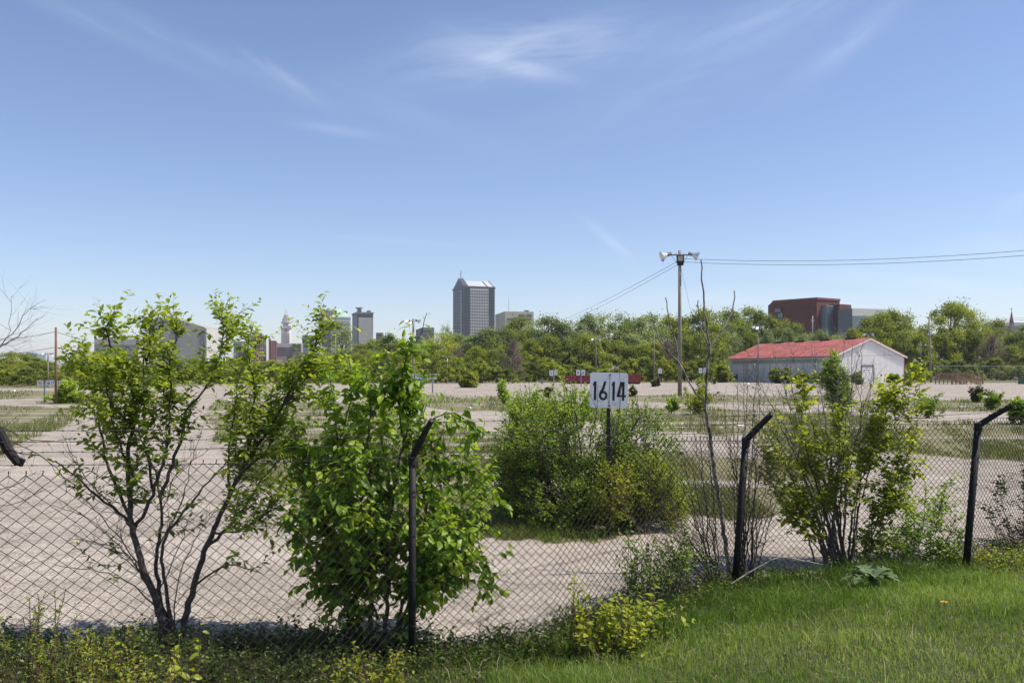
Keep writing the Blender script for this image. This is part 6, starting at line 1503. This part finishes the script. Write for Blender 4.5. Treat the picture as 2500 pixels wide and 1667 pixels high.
gbush('round_bush', 'small green bush on the gravel below the street lamp', 1145, 905, 946, 44, MT['tree_a'], 56, 150, tb=.6)
wispy('round_bush', 'dry grassy bush on the grass strip right of the plate 12 and 10 sign', 1335, 943, 972, 26, MT['leaf_grey'], 57, n=8, tb=.4)
wispy('round_bush', 'pair of thin seedlings right of the 1614 sign', 1548, 938, 968, 20, MT['leaf_grey'], 58, n=5, tb=.7)
wispy('round_bush', 'brown tuft at the foot of the plate 1 sign', 1600, 925, 944, 28, MT['leaf_grey'], 59, n=8, tb=.4)
gbush('round_bush', 'small budding bush left of the shed beside its far corner', 1768, 890, 936, 46, MT['tree_b'], 60, 120, d=190., tb=.5)

# ------------------------------------------------------------------ the belt of trees beyond the lot
prx = [-100, 0, 60, 115, 130, 150, 200, 230, 300, 500, 600, 700, 760, 830, 860, 900, 950, 1000, 1050, 1085, 1100, 1150, 1230, 1260, 1350, 1400, 1450, 1520, 1560, 1640, 1700, 1760, 1810, 1880, 1925, 1990, 2060, 2090, 2130, 2230, 2250, 2300, 2400, 2430, 2460, 2520, 2700]
pry = [862, 864, 864, 872, 905, 905, 850, 868, 885, 882, 882, 876, 866, 850, 838, 832, 812, 835, 832, 806, 824, 812, 796, 778, 772, 788, 763, 768, 780, 768, 760, 763, 753, 756, 792, 808, 818, 802, 768, 760, 745, 740, 750, 786, 802, 792, 785]
COLN = {'tree_a': 'mid green', 'tree_b': 'yellow green', 'tree_c': 'deep green', 'tree_d': 'pale green', 'tree_e': 'brownish budding'}
LAND = [(-60, 'beyond the left edge'), (45, 'below the far left flat block'), (120, 'behind the short lamp pole at the far left'), (200, 'right of the brown utility pole'), (320, 'behind the left shrub'), (430, 'below the big pale building'),
        (540, 'left of the brick towers'), (625, 'below the pyramid roofed tower'), (690, 'below the cream tower'), (760, 'left of the green roofed tower'), (825, 'below the green roofed tower'), (885, 'below the grey slab tower'), (950, 'right of the grey slab tower'),
        (1035, 'below the small brown block'), (1090, 'at the foot of the dark tower'), (1160, 'in front of the dark tower'), (1255, 'below the beige concrete building'), (1340, 'above the plate 5 and 3 sign'), (1420, 'above the plate 8 and 6 sign'), (1490, 'above the 1614 sign'),
        (1560, 'above the rust red dumpster'), (1620, 'left of the tall lamp pole'), (1700, 'right of the tall lamp pole'), (1770, 'left of the red roof'), (1850, 'behind the left end of the red roof'), (1930, 'left of the big brick building'), (2000, 'below the big brick building'),
        (2070, 'below the grey and glass building'), (2140, 'behind the shed ridge'), (2215, 'right of the shed'), (2280, 'behind the leaning pole'), (2350, 'behind the wooden steps'), (2430, 'below the church turret'), (2490, 'below the church spire'), (2560, 'at the right edge'), (9999, 'beyond the right edge')]
ORD = ['', 'second ', 'third ', 'fourth ', 'fifth ', 'sixth ']
used = {}
def belt_label(size, mk, x, row):
    land = next(l for lx, l in LAND if x <= lx + 33)
    base = (size, COLN[mk], row, land); n = used.get(base, 0); used[base] = n + 1
    return f"{ORD[min(n, 5)]}{size} {COLN[mk]} {'shrub' if size == 'low' else 'tree'} {row} {land}".replace('in the ', '')
rg = random.Random(77)
def dfar(x): return 150 if x < 330 else (178 if x < 1250 else (196 if x < 1750 else 228))
x = -90; i = 0
while x < 2620:          # back row
    ty = float(np.interp(x, prx, pry)) + rg.uniform(-10, 10)
    if not (118 < x < 170) and not (2225 < x < 2425):
        kind = rg.choice(['tall', 'tall', 'airy', 'airy']); mk = rg.choice(['tree_a', 'tree_a', 'tree_d', 'tree_d', 'tree_b', 'tree_c']) if x > 1230 else rg.choice(['tree_a', 'tree_d', 'tree_b', 'tree_c', 'tree_b'])
        d = dfar(x) + rg.uniform(38, 62)
        place_tree(kind, rg.randrange(4 if kind == 'tall' else 3), mk, x, ty, d, rg.uniform(66, 122), belt_label('tall', mk, x, 'in the back row'), group='tall trees of the back row')
    x += rg.uniform(30, 44); i += 1
place_tree('wide', 0, 'tree_b', 2328, 737, 262, 178, 'very wide tall tree with visible limbs right of the shed')
place_tree('tall', 1, 'tree_b', 2152, 764, 255, 92, 'tall rounded tree just behind the right half of the shed roof')
place_tree('tall', 2, 'tree_a', 2185, 757, 262, 100, 'tall rounded tree between the shed roof and the widest crown')
place_tree('airy', 1, 'tree_d', 832, 786, 250, 62, 'slender airy pale tree in front of the green roofed tower')
place_tree('airy', 2, 'tree_d', 1088, 790, 250, 36, 'small airy tree top standing above the others just left of the dark tower')
x = -100
while x < 2620:          # middle row
    ty = float(np.interp(x, prx, pry)); ty = ty + (925 - ty) * rg.uniform(.26, .42)
    if not (1790 < x < 2180):
        mk = rg.choice(['tree_b', 'tree_b', 'tree_a', 'tree_c', 'tree_a', 'tree_e', 'tree_d', 'tree_b', 'tree_a']); kind = 'bare' if mk == 'tree_e' and rg.random() < .6 else 'round'
        place_tree(kind, rg.randrange(2 if kind == 'bare' else 3), mk, x, ty, dfar(x) + rg.uniform(14, 30), rg.uniform(78, 110), belt_label('medium', mk, x, 'in the middle row'), group='medium trees of the middle row')
    else:
        mk = rg.choice(['tree_b', 'tree_b', 'tree_a', 'tree_d'])
        place_tree('round', rg.randrange(3), mk, x, rg.uniform(803, 822), 246 + rg.uniform(0, 12), rg.uniform(62, 90), belt_label('medium', mk, x, 'in the middle row'), group='medium trees of the middle row')
    x += rg.uniform(34, 48)
place_tree('bare', 1, 'tree_e', 1252, 828, 178, 84, 'rounded brown leafless tree in the belt below the beige concrete building')
x = -100
while x < 2620:          # front shrubs
    if not (1775 < x < 2225) and not (112 < x < 190):
        mk = rg.choice(['tree_c', 'tree_a', 'tree_c', 'tree_b', 'tree_a', 'tree_b']); ty = rg.uniform(868, 900) if x > 300 else rg.uniform(890, 912)
        place_tree('low', rg.randrange(3), mk, x, ty, dfar(x) + rg.uniform(-4, 6), rg.uniform(62, 92), belt_label('low', mk, x, 'in the front row'), 'shrub', 'shrubs along the edge of the lot', 'belt_shrub')
    x += rg.uniform(26, 38)
# ------------------------------------------------------------------ grass, weeds (nobody could count them: one object each)
rng = np.random.default_rng(5)
def blades(name, X_, Y_, Z_, hgt, wid, lean, m, tb, kind='stuff', label=None, cat='grass', seg=2):
    n = len(X_); a = rng.uniform(0, 2 * math.pi, n); dx, dy = np.cos(a), np.sin(a)
    la = rng.uniform(0, 2 * math.pi, n); lx, ly = np.cos(la) * lean * hgt, np.sin(la) * lean * hgt
    base = np.stack([X_, Y_, Z_], 1)
    w = wid[:, None] * np.stack([dx, dy, np.zeros(n)], 1) / 2
    mid = base + np.stack([lx * .3, ly * .3, hgt * .55], 1); tip = base + np.stack([lx, ly, hgt * (1 - .25 * lean)], 1)
    V = np.stack([base - w, base + w, mid + w * .8, mid - w * .8, tip], 1).reshape(-1, 3)
    o = (np.arange(n) * 5)[:, None]
    b = Buf(); b.add(V, [o + np.array([[0, 1, 2, 3]]), o + np.array([[3, 2, 4]])], np.repeat(tb, 5))
    ob = b.build(name, m, None, tint=True); return tag(ob, label, cat, None, kind)
# bank in front of the fence
n = 330000
X_ = rng.uniform(-7, 10.5, n); Y_ = 2.6 + (rng.uniform(0, 1, n) ** .9) * 12.5
s = fence_side(X_, Y_); right = np.clip((X_ + 1.2) / 1.6, 0, 1)
keep = (s > -.1) & (rng.uniform(0, 1, n) < (.22 + .78 * right)) & (np.abs(X_) < Y_ * .78 + .6)
X_, Y_, s, right = X_[keep], Y_[keep], s[keep], right[keep]
pat = fbm(X_ * 1.4, Y_ * 1.4, 8, 3)
near = np.exp(-(np.maximum(s, 0) / 1.15) ** 1.6)
h = (.055 + .035 * pat + near * (.07 + .26 * pat ** 2) * (.4 + .6 * right) * (.55 + .45 * np.clip((X_ - 1.5) / 2.5, 0, 1)) + .05 * np.clip((fbm(X_ * 1.9, Y_ * 1.9, 57, 3) - .52) * 6, 0, 1)) * rng.uniform(.55, 1.25, len(X_))
tb = np.clip(.38 + (fbm(X_ * .7, Y_ * .7, 18, 3) - .5) * .9 + rng.normal(0, .17, len(X_)) + .16 * (1 - near) - .16 * near, 0, 1)
tb = np.where(rng.random(len(X_)) < .018, 1., tb)
blades('lawn_grass', X_, Y_, ground_z(X_, Y_) - .02, h, .0055 * rng.uniform(.7, 1.3, len(X_)), rng.uniform(.15, .8, len(X_)), MT['grass'], tb, label='green grass growing on the bank in front of the fence')
# dead straw and cut stalks lying through the lawn
n = 5200; X1 = rng.uniform(-5, 10, n); Y1 = rng.uniform(3.5, 13, n); s1 = fence_side(X1, Y1); k = (s1 > 0) & (fbm(X1 * 1.1, Y1 * 1.1, 91) > .42); X1, Y1 = X1[k], Y1[k]
MT['straw'] = leaf_mat('dry_straw', (.20, .16, .08), (.36, .30, .17), (.55, .48, .30), .3, .6, .2, (1, 1, .9))
blades('straw', X1, Y1, ground_z(X1, Y1) + .01, rng.uniform(.06, .20, len(X1)), .0042 * rng.uniform(.7, 1.3, len(X1)), rng.uniform(.9, 2.2, len(X1)), MT['straw'], rng.uniform(0, 1, len(X1)), label='dry straw scattered through the lawn grass')
# tufts on the lot
n = 460000
u = rng.uniform(0, 1, n); Y_ = 1 / ((1 - u) / 9. + u / 200.); X_ = rng.uniform(-.72, .72, n) * Y_
Y_ = Y_ * 1.0
gmk = grass_mask(X_, Y_); clump = fbm(X_ / (.02 * Y_ + .3), Y_ / (.05 * Y_ + .3), 12, 3)
keep = (gmk > .5) & (clump > .37) & (fence_side(X_, Y_) < -.5)
X_, Y_, clump = X_[keep], Y_[keep], clump[keep]
sc_ = np.clip(Y_ / 18., .6, 6)
h = (.07 + .16 * np.clip((clump - .45) * 4, 0, 1)) * rng.uniform(.5, 1.4, len(X_)) * np.clip(sc_, .8, 1.6)
tb = np.clip(.42 + (fbm(X_ / 3, Y_ / 3, 28, 3) - .5) * .8 + rng.normal(0, .2, len(X_)), 0, 1)
blades('weedy_grass', X_, Y_, np.zeros(len(X_)), h, .010 * sc_ * rng.uniform(.6, 1.3, len(X_)), rng.uniform(.2, .8, len(X_)), MT['lot_grass'], tb, label='dry weedy grass taking over strips of the gravel lot')
# scattered green fringe on the front edge of the big bush island
n = 8000; X_ = rng.uniform(-5, 6.5, n); Y_ = rng.uniform(12.6, 14.6, n)
keep = (grass_mask(X_, Y_) > .5) & (fbm(X_ * 1.3, Y_ * 1.3, 83) > .47); X_, Y_ = X_[keep], Y_[keep]
blades('weedy_grass', X_, Y_, np.zeros(len(X_)), rng.uniform(.06, .26, len(X_)), np.full(len(X_), .011), rng.uniform(.2, .9, len(X_)), MT['leaf_weed'], np.clip(rng.normal(.5, .2, len(X_)), 0, 1), label='greener grass fringe along the front edge of the big bush')

# leafy weeds in the strip under the fence
def weeds(name, label, n, xr, cond, hmax, leafm, lz, seed, tb=.35, sprig=5):
    rg = np.random.default_rng(seed); X0 = rg.uniform(*xr, n * 8); Y0 = rg.uniform(2.8, 12.5, n * 8)
    s_ = fence_side(X0, Y0); k = cond(X0, Y0, s_); X0, Y0 = X0[k][:n], Y0[k][:n]; Z0 = ground_z(X0, Y0) - .02
    hh = hmax * (.35 + .65 * fbm(X0 * 1.5, Y0 * 1.5, 44, 2)) * rg.uniform(.4, 1.15, len(X0))
    wood = Buf(); lv = Leaves(); sp = dict(ls=.028, lz=lz, droop=.2, nj=.6)
    for x_, y_, z_, h_ in zip(X0, Y0, Z0, hh):
        pl = wander(rg, np.array((x_, y_, z_)), (rg.normal(0, .45), rg.normal(0, .45), 1), h_, 5, .12, .2)
        wood.tube(pl, np.linspace(.0028, .0012, 5), 3); leaves_on(rg, lv, pl, sp, .15, np.clip(tb + rg.normal(0, .15), 0, 1))
    b = Buf(); lv.into(b, LEAF_LO, 1.15); o = b.build(name, leafm, None, tint=True); tag(o, label, 'weeds', None, 'stuff')
    wood.build('weed_stems', MT['bark_red'], o)
def wd(X0): return .34 + np.clip(.66 * (-X0 - .5), 0, 2.9)
weeds('weeds', 'leafy weeds filling the strip under the fence, shade painted in as a dark tint', 6200, (-6.5, 1.2), lambda x, y, s: (s < .3) & (s > -wd(x)) & (np.abs(x) < y * .8), .34, MT['leaf_weed'], .052, 61, .12)  # low tint puts the shade of the strip into the leaf colour
weeds('weeds', 'leafy weeds along the fence foot at the right', 1900, (.2, 9.5), lambda x, y, s: (s < .25) & (s > -.45 + (fbm(x, y, 3) - .5) * .5), .30, MT['leaf_weed'], .05, 62, .42)
weeds('weeds', 'green weeds and seedlings in front of the fence at the left', 1900, (-5, -.2), lambda x, y, s: (s < 1.8) & (s > .0) & (np.abs(x) < y * .8), .26, MT['leaf_weed'], .042, 63, .28)
weeds('clover', 'small clover and broad leaves in the long grass at the right', 900, (.8, 8.5), lambda x, y, s: (s < 1.0) & (s > .05) & (fbm(x * 1.2, y * 1.2, 71) > .5), .16, MT['leaf_weed'], .05, 64, .5)

weeds('lawn_weeds', 'small broad leaves growing low in the lawn', 700, (-1, 9), lambda x, y, s: (s > .8) & (s < 6) & (fbm(x * .9, y * .9, 77) > .52) & (np.abs(x) < y * .8), .07, MT['leaf_weed'], .035, 65, .6)

# thistle rosette and the dandelion
rg = np.random.default_rng(9)
X0, D0 = (2125 - 1250) / FOC * 9.4, 9.4; z0 = gz(X0, D0)
t = thing('thistle', 'large lobed grey green thistle leaves in the long grass near the right shrub', 'plant', (X0, D0, z0))
b = Buf()
for i in range(15):
    a = rg.uniform(0, 6.28); ln = rg.uniform(.22, .38); e = rg.uniform(.2, 1.0)
    dirv = np.array((math.cos(a), math.sin(a), e)); dirv /= np.linalg.norm(dirv); sd_ = np.array((-math.sin(a), math.cos(a), 0)); up = np.cross(dirv, sd_) * -1
    n = 11; cs = []
    for j in range(n):
        u = j / (n - 1); c = dirv * ln * u - np.array((0, 0, 1)) * ln * .45 * u * u
        wv = ln * .24 * math.sin(math.pi * min(1, u * .92 + .06)) * (1.35 if j % 2 else .55); cs.append((c, wv))
    V = []
    for c, wv in cs: V += [c - sd_ * wv + (0, 0, wv * .35), c, c + sd_ * wv + (0, 0, wv * .35)]
    F = []
    for j in range(n - 1):
        q = j * 3; F += [(q, q + 1, q + 4, q + 3), (q + 1, q + 2, q + 5, q + 4)]
    b.add(np.array(V) + (X0, D0, z0 + .12), F, rg.uniform(.5, 1))
MT['thistle'] = leaf_mat('thistle_leaf', (.08, .13, .04), (.12, .18, .07), (.17, .24, .12), .25)
b.build('leaf_rosette', MT['thistle'], t, tint=True)
D0 = 6.0
while gz((2305 - 1250) / FOC * D0, D0) + .11 < EYE - (1470 - HOR) / FOC * D0: D0 += .02
X0 = (2305 - 1250) / FOC * D0; z0 = gz(X0, D0); zf = z0 + .11
MT['yellow_petal'] = mat('yellow_petals', (.80, .50, .01), .6, .15, 60); MT['stalk'] = mat('green_stalk', (.10, .17, .04), .6, .1, 20)
t = thing('dandelion', 'single yellow dandelion flower in the lawn at the lower right', 'flower', (X0, D0, z0))
b = Buf(); b.tube(np.array([(X0, D0, z0), (X0 + .01, D0, (z0 + zf) / 2), (X0, D0, zf)]), .003, 5); b.build('stalk', MT['stalk'], t)
b = Buf()
for i in range(60):
    a = i * 2.4; r = .032 * math.sqrt((i + 1) / 60); c = np.array((X0 + r * .4 * math.cos(a), D0 + r * .4 * math.sin(a), zf + .004)); e = np.array((X0 + r * math.cos(a), D0 + r * math.sin(a), zf + .016 - .35 * r)); sd_ = np.array((-math.sin(a), math.cos(a), 0)) * .003
    b.add([c - sd_ * .6, c + sd_ * .6, e + sd_, e - sd_], [(0, 1, 2, 3)])
b.build('petals', MT['yellow_petal'], t)
